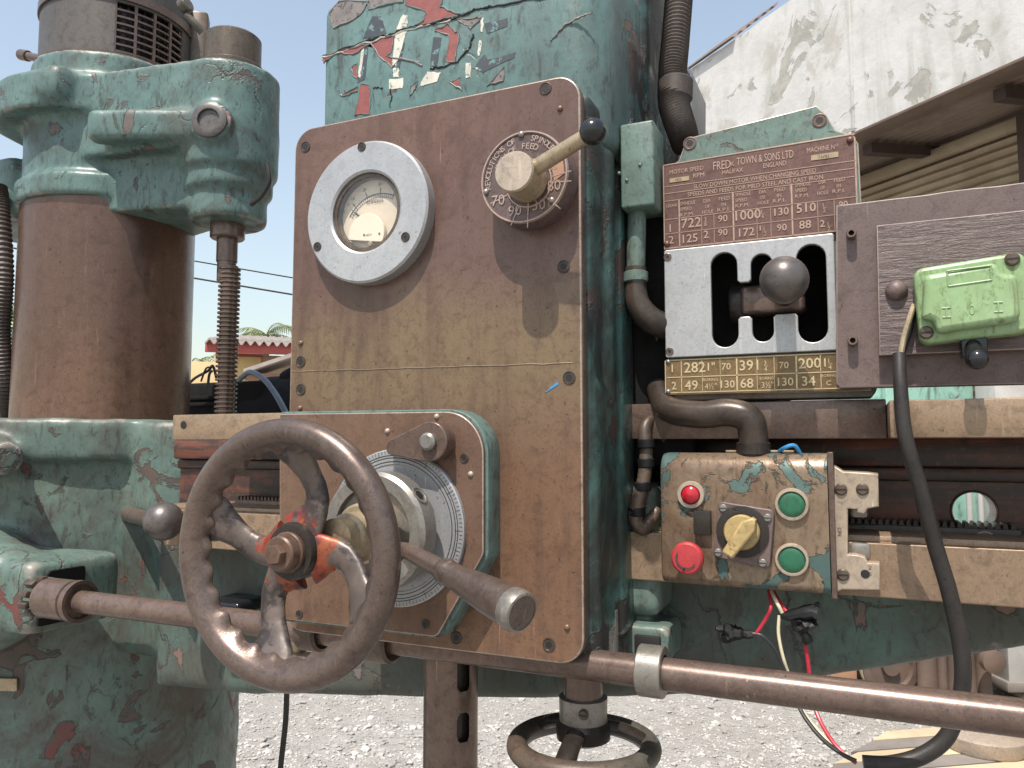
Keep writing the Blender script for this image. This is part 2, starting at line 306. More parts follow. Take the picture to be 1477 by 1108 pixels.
# ---------------------------------------------------------------- mesh helpers
class MB:
    def __init__(s): s.v = []; s.f = []; s.mi = []
    def add(s, vs, fs, mi=0):
        o = len(s.v); s.v += [tuple(p) for p in vs]; s.f += [tuple(i + o for i in f) for f in fs]; s.mi += [mi] * len(fs); return s
    def bm(s, bm, mi=0, mat=None):
        bm.verts.ensure_lookup_table(); bm.verts.index_update()
        s.add([(mat @ v.co if mat else v.co) for v in bm.verts], [[v.index for v in f.verts] for f in bm.faces], mi); bm.free(); return s
    def mesh(s, me, mi=0):
        return s.add([v.co for v in me.vertices], [tuple(p.vertices) for p in me.polygons], mi)
    def box(s, x0, x1, y0, y1, z0, z1, bev=0, seg=2, mi=0, mat=None):
        bm = bmesh.new(); bmesh.ops.create_cube(bm, size=1)
        for v in bm.verts: v.co = Vector(((x0 + x1) / 2 + v.co.x * (x1 - x0), (y0 + y1) / 2 + v.co.y * (y1 - y0), (z0 + z1) / 2 + v.co.z * (z1 - z0)))
        if bev: bmesh.ops.bevel(bm, geom=bm.edges[:], offset=bev, segments=seg, profile=.5, affect='EDGES')
        return s.bm(bm, mi, mat)
    def lathe(s, prof, origin, axis, seg=48, mi=0, caps=True, ang=0):
        a = Vector(axis).normalized(); u = a.orthogonal().normalized(); v = a.cross(u); o = Vector(origin)
        vs = []; fs = []; n = len(prof)
        for k in range(seg):
            th = 2 * math.pi * k / seg + ang; d = u * math.cos(th) + v * math.sin(th)
            for r, t in prof: vs.append(o + a * t + d * r)
        for k in range(seg):
            k2 = (k + 1) % seg
            for i in range(n - 1): fs.append((k * n + i, k2 * n + i, k2 * n + i + 1, k * n + i + 1))
        if caps:
            if prof[0][0] > 1e-6: fs.append(tuple(k * n for k in reversed(range(seg))))
            if prof[-1][0] > 1e-6: fs.append(tuple(k * n + n - 1 for k in range(seg)))
        return s.add(vs, fs, mi)
    def cyl(s, p0, p1, r0, r1=None, seg=32, bev=0, mi=0, ang=0):
        r1 = r0 if r1 is None else r1; p0 = Vector(p0); p1 = Vector(p1); L = (p1 - p0).length
        pr = [(r0 - bev, 0), (r0, bev), (r1, L - bev), (r1 - bev, L)] if bev else [(r0, 0), (r1, L)]
        return s.lathe(pr, p0, p1 - p0, seg, mi, ang=ang)
    def ball(s, c, r, seg=32, mi=0, sq=1):
        n = 16; pr = [(r * math.sin(math.pi * i / n), -r * math.cos(math.pi * i / n) * sq) for i in range(n + 1)]
        pr[0] = (1e-5, pr[0][1]); pr[-1] = (1e-5, pr[-1][1])
        return s.lathe(pr, c, (0, -1, 0), seg, mi)
    def tube(s, pts, rad, seg=12, smooth=0, mi=0, flat=None, corr=None):
        P = [Vector(p) for p in pts]; n = len(P)
        rr = list(rad) if hasattr(rad, '__len__') else [rad] * n
        if smooth:
            Q = []; q = []
            for i in range(n - 1):
                p0, p1, p2, p3 = P[max(i - 1, 0)], P[i], P[i + 1], P[min(i + 2, n - 1)]
                for k in range(smooth):
                    t = k / smooth
                    Q.append(.5 * ((2 * p1) + (p2 - p0) * t + (2 * p0 - 5 * p1 + 4 * p2 - p3) * t * t + (3 * p1 - p0 - 3 * p2 + p3) * t ** 3)); q.append(rr[i] * (1 - t) + rr[i + 1] * t)
            Q.append(P[-1]); q.append(rr[-1]); P, rr = Q, q; n = len(P)
        if corr: rr = [r * (1 + corr * (1 if i % 2 else -1)) for i, r in enumerate(rr)]
        T = [(P[min(i + 1, n - 1)] - P[max(i - 1, 0)]).normalized() for i in range(n)]
        u = (Vector(flat) - T[0] * Vector(flat).dot(T[0])).normalized() if flat else T[0].orthogonal().normalized()
        vs = []; fs = []
        for i in range(n):
            u = (u - T[i] * u.dot(T[i])).normalized(); v = T[i].cross(u)
            for k in range(seg):
                a = 2 * math.pi * k / seg
                r = rr[i]; ru, rv = (r if hasattr(r, '__len__') else (r, r))
                vs.append(P[i] + u * (math.cos(a) * ru) + v * (math.sin(a) * rv))
        for i in range(n - 1):
            for k in range(seg):
                k2 = (k + 1) % seg; fs.append((i * seg + k, i * seg + k2, (i + 1) * seg + k2, (i + 1) * seg + k))
        fs.append(tuple(reversed(range(seg)))); fs.append(tuple((n - 1) * seg + k for k in range(seg)))
        return s.add(vs, fs, mi)
    def prism(s, loops, y0, y1, bev=0, mi=0, edge=False):
        if not hasattr(loops[0][0], '__len__'): loops = [loops]
        cu = bpy.data.curves.new('tmp', 'CURVE'); cu.dimensions = '2D'; cu.fill_mode = 'BOTH'
        th = abs(y1 - y0); cu.extrude = th / 2 - bev
        if bev: cu.bevel_depth = bev; cu.bevel_resolution = 2; cu.offset = -bev
        for lp in loops:
            sp = cu.splines.new('POLY'); sp.points.add(len(lp) - 1); sp.use_cyclic_u = True
            for p, (x, z) in zip(sp.points, lp): p.co = (x, z, 0, 1)
        ob = bpy.data.objects.new('tmp', cu); me = bpy.data.meshes.new_from_object(ob)
        ym = (y0 + y1) / 2
        k0 = len(s.f); s.add([(v.co.x, ym - v.co.z, v.co.y) for v in me.vertices], [tuple(p.vertices) for p in me.polygons], mi)
        if edge:
            for i, p in enumerate(me.polygons):
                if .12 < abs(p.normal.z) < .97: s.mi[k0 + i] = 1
        bpy.data.objects.remove(ob); bpy.data.curves.remove(cu); bpy.data.meshes.remove(me); return s
    def text(s, t, x, z, Y, wid=None, hgt=None, rot=0, ext=.0003, mi=0, align='LEFT', bold=0):
        cu = bpy.data.curves.new('tmp', 'FONT'); cu.body = t; cu.size = 1; cu.resolution_u = 2; cu.offset = bold
        ob = bpy.data.objects.new('tmp', cu); me = bpy.data.meshes.new_from_object(ob)
        if len(me.vertices):
            xs = [v.co.x for v in me.vertices]; ys = [v.co.y for v in me.vertices]
            bw = max(xs) - min(xs) or 1; bh = max(max(ys) - min(ys), .3); x0 = min(xs); y0 = min(ys)
            hh = hgt or (wid / bw * bh); ww = wid or (hgt / bh * bw); cr, sr = math.cos(rot), math.sin(rot)
            ox = 0 if align == 'LEFT' else -ww / 2; oz = 0 if align == 'LEFT' else -hh / 2
            vs = []
            for v in me.vertices:
                a = (v.co.x - x0) / bw * ww + ox; b = (v.co.y - y0) / bh * hh + oz
                vs.append((x + a * cr - b * sr, Y - ext, z + a * sr + b * cr))
            s.add(vs, [tuple(p.vertices) for p in me.polygons], mi)
        bpy.data.objects.remove(ob); bpy.data.curves.remove(cu); bpy.data.meshes.remove(me); return s

def rpoly(pts, rad, n=8):
    out = []; N = len(pts); rad = rad if hasattr(rad, '__len__') else [rad] * N
    for i in range(N):
        p = Vector(pts[i]); a = Vector(pts[i - 1]) - p; b = Vector(pts[(i + 1) % N]) - p; r = rad[i]
        if r <= 0: out.append(tuple(p)); continue
        an = a.angle(b) / 2; t = min(r / math.tan(an), a.length * .49, b.length * .49); r = t * math.tan(an)
        a.normalize(); b.normalize(); c = p + (a + b).normalized() * (r / math.sin(an))
        s0 = p + a * t - c; s1 = p + b * t - c; A = math.atan2(s0.y, s0.x); D = math.atan2(s1.y, s1.x) - A
        while D > math.pi: D -= 2 * math.pi
        while D < -math.pi: D += 2 * math.pi
        for k in range(n + 1): q = A + D * k / n; out.append((c.x + r * math.cos(q), c.y + r * math.sin(q)))
    return out
def rect(x0, x1, z0, z1, r=0): return rpoly([(x0, z0), (x1, z0), (x1, z1), (x0, z1)], r)
def circ(x, z, r, n=48): return [(x + r * math.cos(2 * math.pi * k / n), z + r * math.sin(2 * math.pi * k / n)) for k in range(n)]
def rough_poly(pts, amp, sub=4):
    out = []
    for i in range(len(pts)):
        a = pts[i]; b = pts[(i + 1) % len(pts)]
        for k in range(sub):
            t = k / sub; out.append((a[0] * (1 - t) + b[0] * t + random.uniform(-amp, amp), a[1] * (1 - t) + b[1] * t + random.uniform(-amp, amp)))
    return out

WL = {}
C = scene.collection.objects
def mk(name, mb, mats, ang=35):
    me = bpy.data.meshes.new(name); me.from_pydata(mb.v, [], mb.f)
    for m in (mats if isinstance(mats, (list, tuple)) else [mats]): me.materials.append(M[m] if isinstance(m, str) else m)
    if any(mb.mi): me.polygons.foreach_set('material_index', mb.mi)
    me.validate(); me.shade_smooth(); me.set_sharp_from_angle(angle=R(ang)); me.update(); return me
def props(o, label=None, cat=None, group=None, kind=None):
    for k, v in (('label', label), ('category', cat), ('group', group), ('kind', kind)):
        if v: o[k] = v
    return o
def thing(name, loc, label, cat, group=None, rz=0):
    o = bpy.data.objects.new(name, None); o.empty_display_size = .05; o.location = loc; o.rotation_euler.z = rz; C.link(o)
    WL[o.name] = Vector(loc); return props(o, label, cat, group)
def obj(name, mb, mats, parent=None, ang=35, local=False, origin=None, label=None):
    """mesh in world coordinates, linked under parent; origin = where the object's own origin sits"""
    base = Vector(origin) if origin is not None else (WL[parent.name].copy() if parent and not local else Vector((0, 0, 0)))
    if not local: mb.v = [(x - base.x, y - base.y, z - base.z) for x, y, z in mb.v]
    o = bpy.data.objects.new(name, mk(name, mb, mats, ang)); C.link(o)
    if parent:
        o.parent = parent; o.location = (0, 0, 0) if local else base - WL[parent.name]
    else: o.location = base
    WL[o.name] = base if not local else Vector((0, 0, 0))
    if label: o['label'] = label
    return o
def cast(name, mb, mats, parent, voxel=.004, it=6, fac=.5, ang=60, disp=0, origin=None):
    """one cast-iron body: fuse overlapping blocks and round where they meet"""
    base = Vector(origin) if origin is not None else WL[parent.name].copy()
    mb.v = [(x - base.x, y - base.y, z - base.z) for x, y, z in mb.v]
    o = bpy.data.objects.new(name, mk(name, mb, mats, ang)); C.link(o)
    r = o.modifiers.new('r', 'REMESH'); r.mode = 'VOXEL'; r.voxel_size = voxel
    sm = o.modifiers.new('s', 'SMOOTH'); sm.iterations = it; sm.factor = fac
    dg = bpy.context.evaluated_depsgraph_get(); me = bpy.data.meshes.new_from_object(o.evaluated_get(dg))
    o.modifiers.clear(); old = o.data; o.data = me; bpy.data.meshes.remove(old); me.name = name
    if disp:
        co = np.empty(len(me.vertices) * 3); me.vertices.foreach_get('co', co); co = co.reshape(-1, 3)
        no = np.empty(len(me.vertices) * 3); me.vertices.foreach_get('normal', no); no = no.reshape(-1, 3)
        d = np.array([mnoise.noise(Vector(c) * 14) + .5 * mnoise.noise(Vector(c) * 37) for c in co]) * disp
        me.vertices.foreach_set('co', (co + no * d[:, None]).ravel())
    me.shade_smooth(); me.update()
    o.parent = parent; o.location = base - WL[parent.name]; WL[o.name] = base; return o
_sh = {}
def place(key, name, builder, mats, parent, loc, rot=None, label=None):
    """small alike pieces that share one mesh"""
    if key not in _sh: mb = MB(); builder(mb); _sh[key] = mk(name, mb, mats)
    o = bpy.data.objects.new(name, _sh[key]); C.link(o); o.parent = parent
    o.location = Vector(loc) - WL[parent.name]; WL[o.name] = Vector(loc)
    if rot: o.rotation_euler = rot
    if label: o['label'] = label
    return o
# small hardware, axis along -Y, base at Y=0
def b_socket(r):       # socket screw sunk in a counterbore
    def f(mb):
        mb.lathe([(r, 0), (r, .0007), (r * .86, .0009), (r * .80, .0005), (r * .78, .0004), (r * .5, .0005)], (0, 0, 0), (0, -1, 0), 24, 0, caps=False)
        mb.lathe([(r * .52, .00045), (1e-5, .00042)], (0, 0, 0), (0, -1, 0), 6, 1, caps=False)
    return f
def b_rivet(r):
    def f(mb): mb.lathe([(r, 0), (r * .95, r * .3), (r * .7, r * .62), (r * .35, r * .8), (1e-5, r * .84)], (0, 0, 0), (0, -1, 0), 16, caps=False)
    return f
def b_cap(r, h):       # socket head cap screw standing proud
    def f(mb):
        mb.lathe([(r, 0), (r, h * .9), (r * .9, h), (r * .55, h)], (0, 0, 0), (0, -1, 0), 24, 0, caps=False)
        mb.lathe([(r * .55, h), (r * .55, h * .4)], (0, 0, 0), (0, -1, 0), 6, 1, caps=False)
        mb.lathe([(r * .55, h * .4), (1e-5, h * .4)], (0, 0, 0), (0, -1, 0), 6, 1, caps=False)
    return f
def b_slot(r, h):      # round head screw with a slot
    def f(mb):
        mb.lathe([(r, 0), (r * .98, h * .5), (r * .75, h), (1e-5, h * 1.05)], (0, 0, 0), (0, -1, 0), 20, 0, caps=False)
        mb.box(-r * .8, r * .8, -h * 1.12, -h * .9, -r * .12, r * .12, mi=1)
    return f

# ================================================================ SETTING
gb = MB(); n = 60; ext = 260
gv = [(-ext + 2 * ext * i / n, -ext + 2 * ext * j / n, 0) for j in range(n + 1) for i in range(n + 1)]
gb.add(gv, [(j * (n + 1) + i, j * (n + 1) + i + 1, (j + 1) * (n + 1) + i + 1, (j + 1) * (n + 1) + i) for j in range(n) for i in range(n)])
props(obj('ground', gb, 'ground'), kind='structure')
def gravel():
    pts = []
    ico = bmesh.new(); bmesh.ops.create_icosphere(ico, subdivisions=1, radius=1)
    iv = np.array([v.co[:] for v in ico.verts]); fi = [[v.index for v in f.verts] for f in ico.faces]; ico.free()
    V = []; Fc = []; o = 0
    for k in range(16000):
        px = random.uniform(340, 1500); py = 1150 - 200 * random.random() ** 1.5
        p = at_ground(px, py); s = random.uniform(.003, .008) * (2.3 if random.random() < .07 else 1)
        sc = np.array([s * random.uniform(.8, 1.5), s * random.uniform(.8, 1.4), s * random.uniform(.5, .9)])
        a = random.uniform(0, 6.28); v = iv * sc * (1 + .22 * np.random.randn(len(iv), 1))
        v = np.stack([v[:, 0] * math.cos(a) - v[:, 1] * math.sin(a), v[:, 0] * math.sin(a) + v[:, 1] * math.cos(a), v[:, 2]], 1) + np.array([p.x, p.y, s * .25])
        V += v.tolist(); Fc += [tuple(i + o for i in f) for f in fi]; o += len(iv)
    mb = MB(); mb.add(V, Fc); q = obj('gravel', mb, 'stone', ang=20)
    props(q, 'pale crushed stone gravel spread over the yard floor', 'gravel', kind='stuff')
gravel()

# ================================================================ COLUMN WITH ITS TOP GEAR HOUSING AND MOTOR
AX, AY, CR = -1.157, .345, .134
AD = math.hypot(AX - CAM.x, AY - CAM.y)
SX, SY = at(325, 450, .34).x, .34                     # elevating screw axis
def zax(px, py, x, y):                                # height of a pixel on the vertical line x,y
    d = ray(px, py); t = ((x - CAM.x) * d.x + (y - CAM.y) * d.y) / (d.x ** 2 + d.y ** 2); return CAM.z + d.z * t
col = thing('machine_column', (AX, AY, 0), 'thick brown steel drill column with teal gear housing and motor on top', 'machine column')
nf = AD / (AD - CR)                                   # the front of the column is nearer than its axis
def zc(py, r=CR): 
    d = ray(150, py); t = (AD - r) / math.hypot(d.x, d.y); return CAM.z + d.z * t
mb = MB(); mb.cyl((AX, AY, .9), (AX, AY, zc(276)), CR, seg=96)
obj('column', mb, 'column', col)
mb = MB()
z280, z170, z60 = zc(284), zc(172), zc(70)
mb.cyl((AX, AY, z280), (AX, AY, zc(250)), CR * 1.06, seg=64)           # bottom lip
mb.cyl((AX, AY, z280 + .012), (AX, AY, z170 + .06), CR * .985, seg=64)
def hull2(x1, y1, r1, x2, y2, r2, z0, z1):
    d = Vector((x2 - x1, y2 - y1)); a0 = math.atan2(d.y, d.x); be = math.acos((r1 - r2) / d.length)
    pts = [(x1 + r1 * math.cos(a0 + be + (2 * math.pi - 2 * be) * k / 24), y1 + r1 * math.sin(a0 + be + (2 * math.pi - 2 * be) * k / 24)) for k in range(25)]
    pts += [(x2 + r2 * math.cos(a0 - be + 2 * be * k / 16), y2 + r2 * math.sin(a0 - be + 2 * be * k / 16)) for k in range(17)]
    m = MB(); N = len(pts); m.add([(x, y, z0) for x, y in pts] + [(x, y, z1) for x, y in pts],
        [tuple(range(N - 1, -1, -1)), tuple(range(N, 2 * N))] + [(i, (i + 1) % N, N + (i + 1) % N, N + i) for i in range(N)]); return m
zs = lambda py: zax(325, py, SX, SY)
RS = .072
_td = Vector((CAM.x - SX, CAM.y - SY, 0)).normalized()
zf_ = lambda py: zax(325, py, SX + _td.x * RS, SY + _td.y * RS)
mb2 = hull2(AX, AY, CR * .93, SX, SY, RS, zf_(208), zs(112)); mb.add(mb2.v, mb2.f)     # gear case web
mb.cyl((SX, SY, zf_(232)), (SX, SY, zs(112)), RS * 1.03, seg=48)
mb.cyl((SX, SY, zf_(262)), (SX, SY, zf_(225)), RS * .92, seg=48)
mb.cyl((SX, SY, zf_(306)), (SX, SY, zf_(250)), RS * .80, seg=48)
mb2 = hull2(AX, AY, CR * .80, SX, SY, RS * .6, zf_(288), zf_(200)); mb.add(mb2.v, mb2.f)
mb.cyl((AX, AY, z170 + .02), (AX, AY, z60), CR * .96, seg=64)                         # motor flange
zf0, zf1 = zc(165), zc(112)
fx = at(105, 140, AY - CR)                                                            # front swelling
mb.cyl((AX - .02, AY - .03, zf0), (AX - .02, AY - .03, zf1), CR * 1.03, seg=64)
mb.box(AX - .16, AX + .075, AY - .165, AY, zf0 + .004, zf1 + .006, .02)
mb.box(AX - .30, AX - .10, AY - .11, AY + .05, zc(290), zc(195), .02)                 # side lug at the picture edge
pp = at(303, 177, SY - RS * 1.12)
dirc = Vector((CAM.x - SX, CAM.y - SY, 0)).normalized()
pn = Vector((.40, -.91, 0)).normalized(); pq = Vector((SX, SY, 0)) + pn * RS * .98; pq.z = zax(303, 178, pq.x, pq.y)
mb.cyl(pq - pn * .03, pq + pn * .012, .031); mb.box(-.19, .005, -.004, .03, -.024, .024, .008, 3, mat=Matrix.Translation(pq) @ Matrix.Rotation(math.atan2(pn.x, -pn.y), 4, 'Z'))
hs = cast('gear_housing', mb, 'teal', col, .0045, 7, disp=.0016)
pc_ = pq + pn * .011
mb = MB(); mb.lathe([(.026, 0), (.026, .004), (.022, .006), (.0165, .006), (.0155, .002), (1e-5, .002)], pc_, pn, 40, caps=False)
obj('oil_sight_plug', mb, 'motor', hs)
mb = MB(); p0 = at(85, 90, AY - .05); mb.cyl(p0, at(30, 79, AY - .05), .007, bev=.001); mb.cyl(at(41, 81, AY - .05), at(30, 79, AY - .05), .0095, bev=.001)
obj('drain_stub', mb, 'steel_dk', hs)
# screw and its cap
mb = MB(); mb.cyl((SX, SY, zs(114)), (SX, SY, zs(98)), .050, seg=48, bev=.002); mb.cyl((SX, SY, zs(100)), (SX, SY, zs(54)), .0435, seg=48, bev=.003)
obj('screw_cap', mb, 'rustpipe', col)
mb = MB(); mb.cyl((SX, SY, zs(345)), (SX, SY, zs(300)), .026, seg=40, bev=.002)
obj('screw_collar', mb, 'steel_dk', col)
mb = MB(); z0s, z1s, zt = zs(640), zs(345), zs(378); sr = .0158; pit = .0069
mb.cyl((SX, SY, zt - .03), (SX, SY, z1s + .002), sr * .9, seg=32); mb.cyl((SX, SY, zt), (SX, SY, z1s + .002), sr, seg=32)
prof = []; z = z0s
while z < zt - pit: prof += [(sr * 1.04, z), (sr * 1.04, z + pit * .36), (sr * .80, z + pit * .5), (sr * .80, z + pit * .86)]; z += pit
mb.lathe(prof, (SX, SY, 0), (.004, 0, 1), 36)
obj('elevating_screw', mb, 'steel_dk', col)
# motor
mr = CR * .885; zm0, zm1 = z60 - .01, zc(-70)
mot = None
mb = MB(); 
g0 = math.atan2(CAM.y - AY, CAM.x - AX)                 # direction of the viewer from the axis
va0, va1 = g0 + R(-3), g0 + R(56)                         # vent opening, to the right of the middle
zv0, zv1 = zc(83), zc(-10)
def shell(mb, r, z0, z1, a0, a1, n=48):
    vs = []; fs = []
    for k in range(n + 1):
        a = a0 + (a1 - a0) * k / n; c_, s_ = math.cos(a), math.sin(a)
        vs += [(AX + r * c_, AY + r * s_, z0), (AX + r * c_, AY + r * s_, z1), (AX + (r - .005) * c_, AY + (r - .005) * s_, z0), (AX + (r - .005) * c_, AY + (r - .005) * s_, z1)]
    for k in range(n):
        i = 4 * k; j = i + 4
        fs += [(i, j, j + 1, i + 1), (i + 3, j + 3, j + 2, i + 2), (i + 1, j + 1, j + 3, i + 3), (i + 2, j + 2, j, i)]
    fs += [(0, 1, 3, 2), (4 * n + 2, 4 * n + 3, 4 * n + 1, 4 * n)]
    mb.add(vs, fs)
shell(mb, mr, zm0, zm1, va1, va0 + 2 * math.pi, 80)
shell(mb, mr, zm0, zv0, va0, va1); shell(mb, mr, zv1, zm1, va0, va1)
mot = obj('motor', mb, 'motor', col)
mb = MB(); mb.cyl((AX, AY, zm0), (AX, AY, zm1 - .01), mr - .016, seg=48)
for k in range(9):
    a = va0 + (va1 - va0) * (k + .5) / 9
    mb.box(-.004, .004, -.002, .002, zm0 + .01, zm1 - .02, mat=Matrix.Translation((AX + (mr - .014) * math.cos(a), AY + (mr - .014) * math.sin(a), 0)) @ Matrix.Rotation(a, 4, 'Z'))
obj('rotor', mb, 'oil', mot)
nb = 4; rows = 6
for k in range(nb + 1):
    mb = MB(); a = va0 + (va1 - va0) * k / nb; da = .0022 / mr; shell(mb, mr - .0006, zv0 - .001, zv1 + .001, a - da, a + da, 2); obj('vent_bar', mb, 'steel_dk', mot)
for k in range(1, rows + 3):
    mb = MB(); z = zv0 + (zv1 - zv0) * k / (rows + 3); shell(mb, mr - .0012, z - .0016, z + .0016, va0 - .01, va1 + .01, 24); obj('vent_slat', mb, 'steel_dk', mot)
mb = MB(); shell(mb, mr + .004, zm0 - .004, zm0 + .014, 0, 2 * math.pi, 90); shell(mb, mr + .0035, zv1 + .004, zv1 + .018, 0, 2 * math.pi, 90)
obj('motor_band', mb, 'steel_dk', mot)
a = g0 + R(78); bx_ = Vector((AX + (mr + .012) * math.cos(a), AY + (mr + .012) * math.sin(a), 0))
mb = MB()
mb.box(-.014, .016, -.018, .018, zm0 - .01, zm1 - .01, .005, mat=Matrix.Translation(bx_) @ Matrix.Rotation(a, 4, 'Z'))
mb.cyl(at(272, 5, AY - .05), at(262, 12, AY - .05), .012, bev=.002)
mb.tube([at(268, 22, AY - .05), at(282, 35, AY - .04), at(292, 48, AY - .03)], .006, 12, 6)
obj('motor_terminal_block', mb, 'rustpipe', mot)
mb = MB(); mb.tube([at(385, 235, .30), at(388, 262, .30), at(377, 283, .30), at(362, 295, .30)], .0038, 10, 8)
props(obj('back_cable', mb, 'rubber'), 'short black cable curling out behind the teal gear housing', 'cable')
mb = MB(); mb.tube([at(-4, 270, .22), at(0, 300, .22), at(6, 400, .22), at(2, 480, .23), at(9, 560, .25), at(14, 610, .3)], .0135, 14, 30, corr=.09)
props(obj('flexible_hose', mb, 'hose'), 'ribbed dark hose hanging at the far left beside the column', 'hose')

# ================================================================ RADIAL ARM
arm = thing('radial_arm', (AX, AY, .6), 'teal radial drill arm with rails, running behind the drill head', 'drill arm')
ZT = 1.4855
RA = AD * math.sin(abs(math.atan2(-AX, AY + .56)) - (YAW + math.atan((738.5 - 362) / FPX)))
mb = MB()
mb.cyl((AX, AY, .85), (AX, AY, ZT), RA * .965, seg=96)
mb.cyl((AX, AY, ZT - .058), (AX, AY, ZT), RA * 1.03, seg=96)
mb.box(AX, -.72, .255, .42, 1.215, ZT - .002, .01); mb.cyl((AX + .23, .33, 1.2), (AX + .23, .33, ZT - .004), .10, seg=48)
bz = at(55, 866, .05)
mb.cyl(at(-30, 655, .13), at(8, 662, .06), .035, .022)
mb.tube([at(-60, 850, .2), at(-30, 855, .1), at(20, 856, .055)], [.09, .085, .05], 24, 4)
mb.box(at(-60, 800, .05).x, at(62, 800, .05).x, .035, .16, at(30, 915, .05).z, at(30, 808, .05).z, .012)
slv = cast('sleeve', mb, 'teal_dirty', arm, .006, 7, disp=.0022)
xf = at(62, 800, .05).x
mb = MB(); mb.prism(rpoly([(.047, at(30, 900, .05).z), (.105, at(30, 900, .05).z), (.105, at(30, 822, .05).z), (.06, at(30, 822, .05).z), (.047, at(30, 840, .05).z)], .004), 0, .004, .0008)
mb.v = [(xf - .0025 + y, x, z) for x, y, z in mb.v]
obj('recess_shade_plate', mb, 'black_and_shade', slv)  # flat black plate standing in for shade inside the recess
def clo(pts): return pts
# arm body: web with the round hole, and the lower girder
hole = at(1405, 738, .18); hr = dz(710, 766, 1405, .18) / 2
mb = MB(); mb.prism([rect(-.8, .75, 1.31, ZT - .004), circ(hole.x, hole.z, hr, 40)], .18, .215, .002)
obj('arm_web', mb, 'web', arm)
# cast steps along the web, as the photograph's bands show
for (z0, z1, y0) in ((1.4305, 1.4548, .168), (1.4185, 1.4301, .1745)):
    mb = MB(); mb.box(-.8, .75, y0, .1795, z0, z1, .003); obj('web_step', mb, 'web', arm)
mb = MB(); mb.prism(circ(hole.x, hole.z, 1) and [circ(hole.x, hole.z, hr * 1.06, 40), circ(hole.x, hole.z, hr * .985, 40)], .178, .2155, .0006); obj('hole_lip', mb, 'steel_dk', arm)
lowL = at(362, 1004, .16).z; lowM = at(760, 1012, .16).z; low2 = at(1010, 1006, .16).z; lowR = at(1477, 937, .16).z
zlr1 = at(1400, 872, .10).z; zlr0 = at(1400, 790, .10).z
mb = MB(); xR = at(1477, 937, .16).x; sl = (lowR - low2) / (xR - at(1010, 1006, .16).x)
xg = at(222, 830, .155).x
out = [(xg, zlr1 + .02), (.75, zlr1 + .02), (.75, lowR + sl * (.75 - xR)), (xR, lowR), (at(1010, 1006, .16).x, low2), (at(760, 1012, .16).x, lowM), (at(362, 1004, .16).x, lowL), (xg, lowL - .01)]
mb.prism(out, .155, .31, .014); mb.box(-1.02, xg + .03, .225, .33, lowL - .004, zlr1 + .018, .02, 3)
ab = cast('arm_girder', mb, 'teal_arm', arm, .006, 5, disp=.0015)
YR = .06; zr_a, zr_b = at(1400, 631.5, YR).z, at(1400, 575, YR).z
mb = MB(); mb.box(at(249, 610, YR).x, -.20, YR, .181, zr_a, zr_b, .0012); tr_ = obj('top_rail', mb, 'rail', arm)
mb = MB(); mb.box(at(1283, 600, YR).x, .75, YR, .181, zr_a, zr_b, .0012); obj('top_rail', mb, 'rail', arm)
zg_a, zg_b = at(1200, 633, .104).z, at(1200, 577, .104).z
mb = MB(); mb.box(-.1995, at(1283, 600, YR).x - .0005, .104, .1805, zg_a, zg_b, .0012); obj('rail_shade_bar', mb, 'steel_dk', arm)  # darker set-back bar, painting in the shaded stretch of the rail
p = at(265, 613, YR); mb = MB(); mb.lathe([(.0042, 0), (.0036, -.0003)], p, (0, -1, 0), 20); mb.v = [(x, y - .0006, z) for x, y, z in mb.v]; obj('rail_hole', mb, 'dark', tr_)
mb = MB(); mb.prism([(.13, 0), (.13, 1)] and [(at(238, 730, .10).x, zlr1), (.75, zlr1), (.75, zlr0), (at(238, 730, .10).x, zlr0)], .10, .18, .0012); obj('lower_rail', mb, 'rail', arm)
zl2 = at(1400, 777, .112).z
mb = MB(); mb.box(at(240, 730, .112).x, .75, .112, .182, zlr0 - .003, zl2, .004); obj('rail_ledge', mb, 'rail', arm)
zr0, zr1 = at(1400, 786, .15).z, at(1400, 762, .15).z
for x0, x1 in ((at(338, 720, .15).x, -.30), (-.18, at(1474, 770, .15).x)):
    mb = MB(); mb.box(x0, x1, .15, .1795, zr0, zr1, .001)
    k = x0 + .002
    while k < x1 - .005:
        mb.add([(k, .1512, zr1 - .001), (k + .0042, .1512, zr1 - .001), (k + .0031, .1512, zr1 + .0042), (k + .0011, .1512, zr1 + .0042),
                (k, .172, zr1 - .001), (k + .0042, .172, zr1 - .001), (k + .0031, .172, zr1 + .0042), (k + .0011, .172, zr1 + .0042)],
               [(0, 1, 2, 3), (1, 5, 6, 2), (5, 4, 7, 6), (4, 0, 3, 7), (3, 2, 6, 7)]); k += .0052
    rk = obj('rack', mb, 'oil' if x0 > -.3 else 'steel_dk', arm)
    if x0 > -.3: place('sockL', 'screw', b_socket(.0075), ['steel_dk', 'dark'], rk, at(1421, 780, .15))
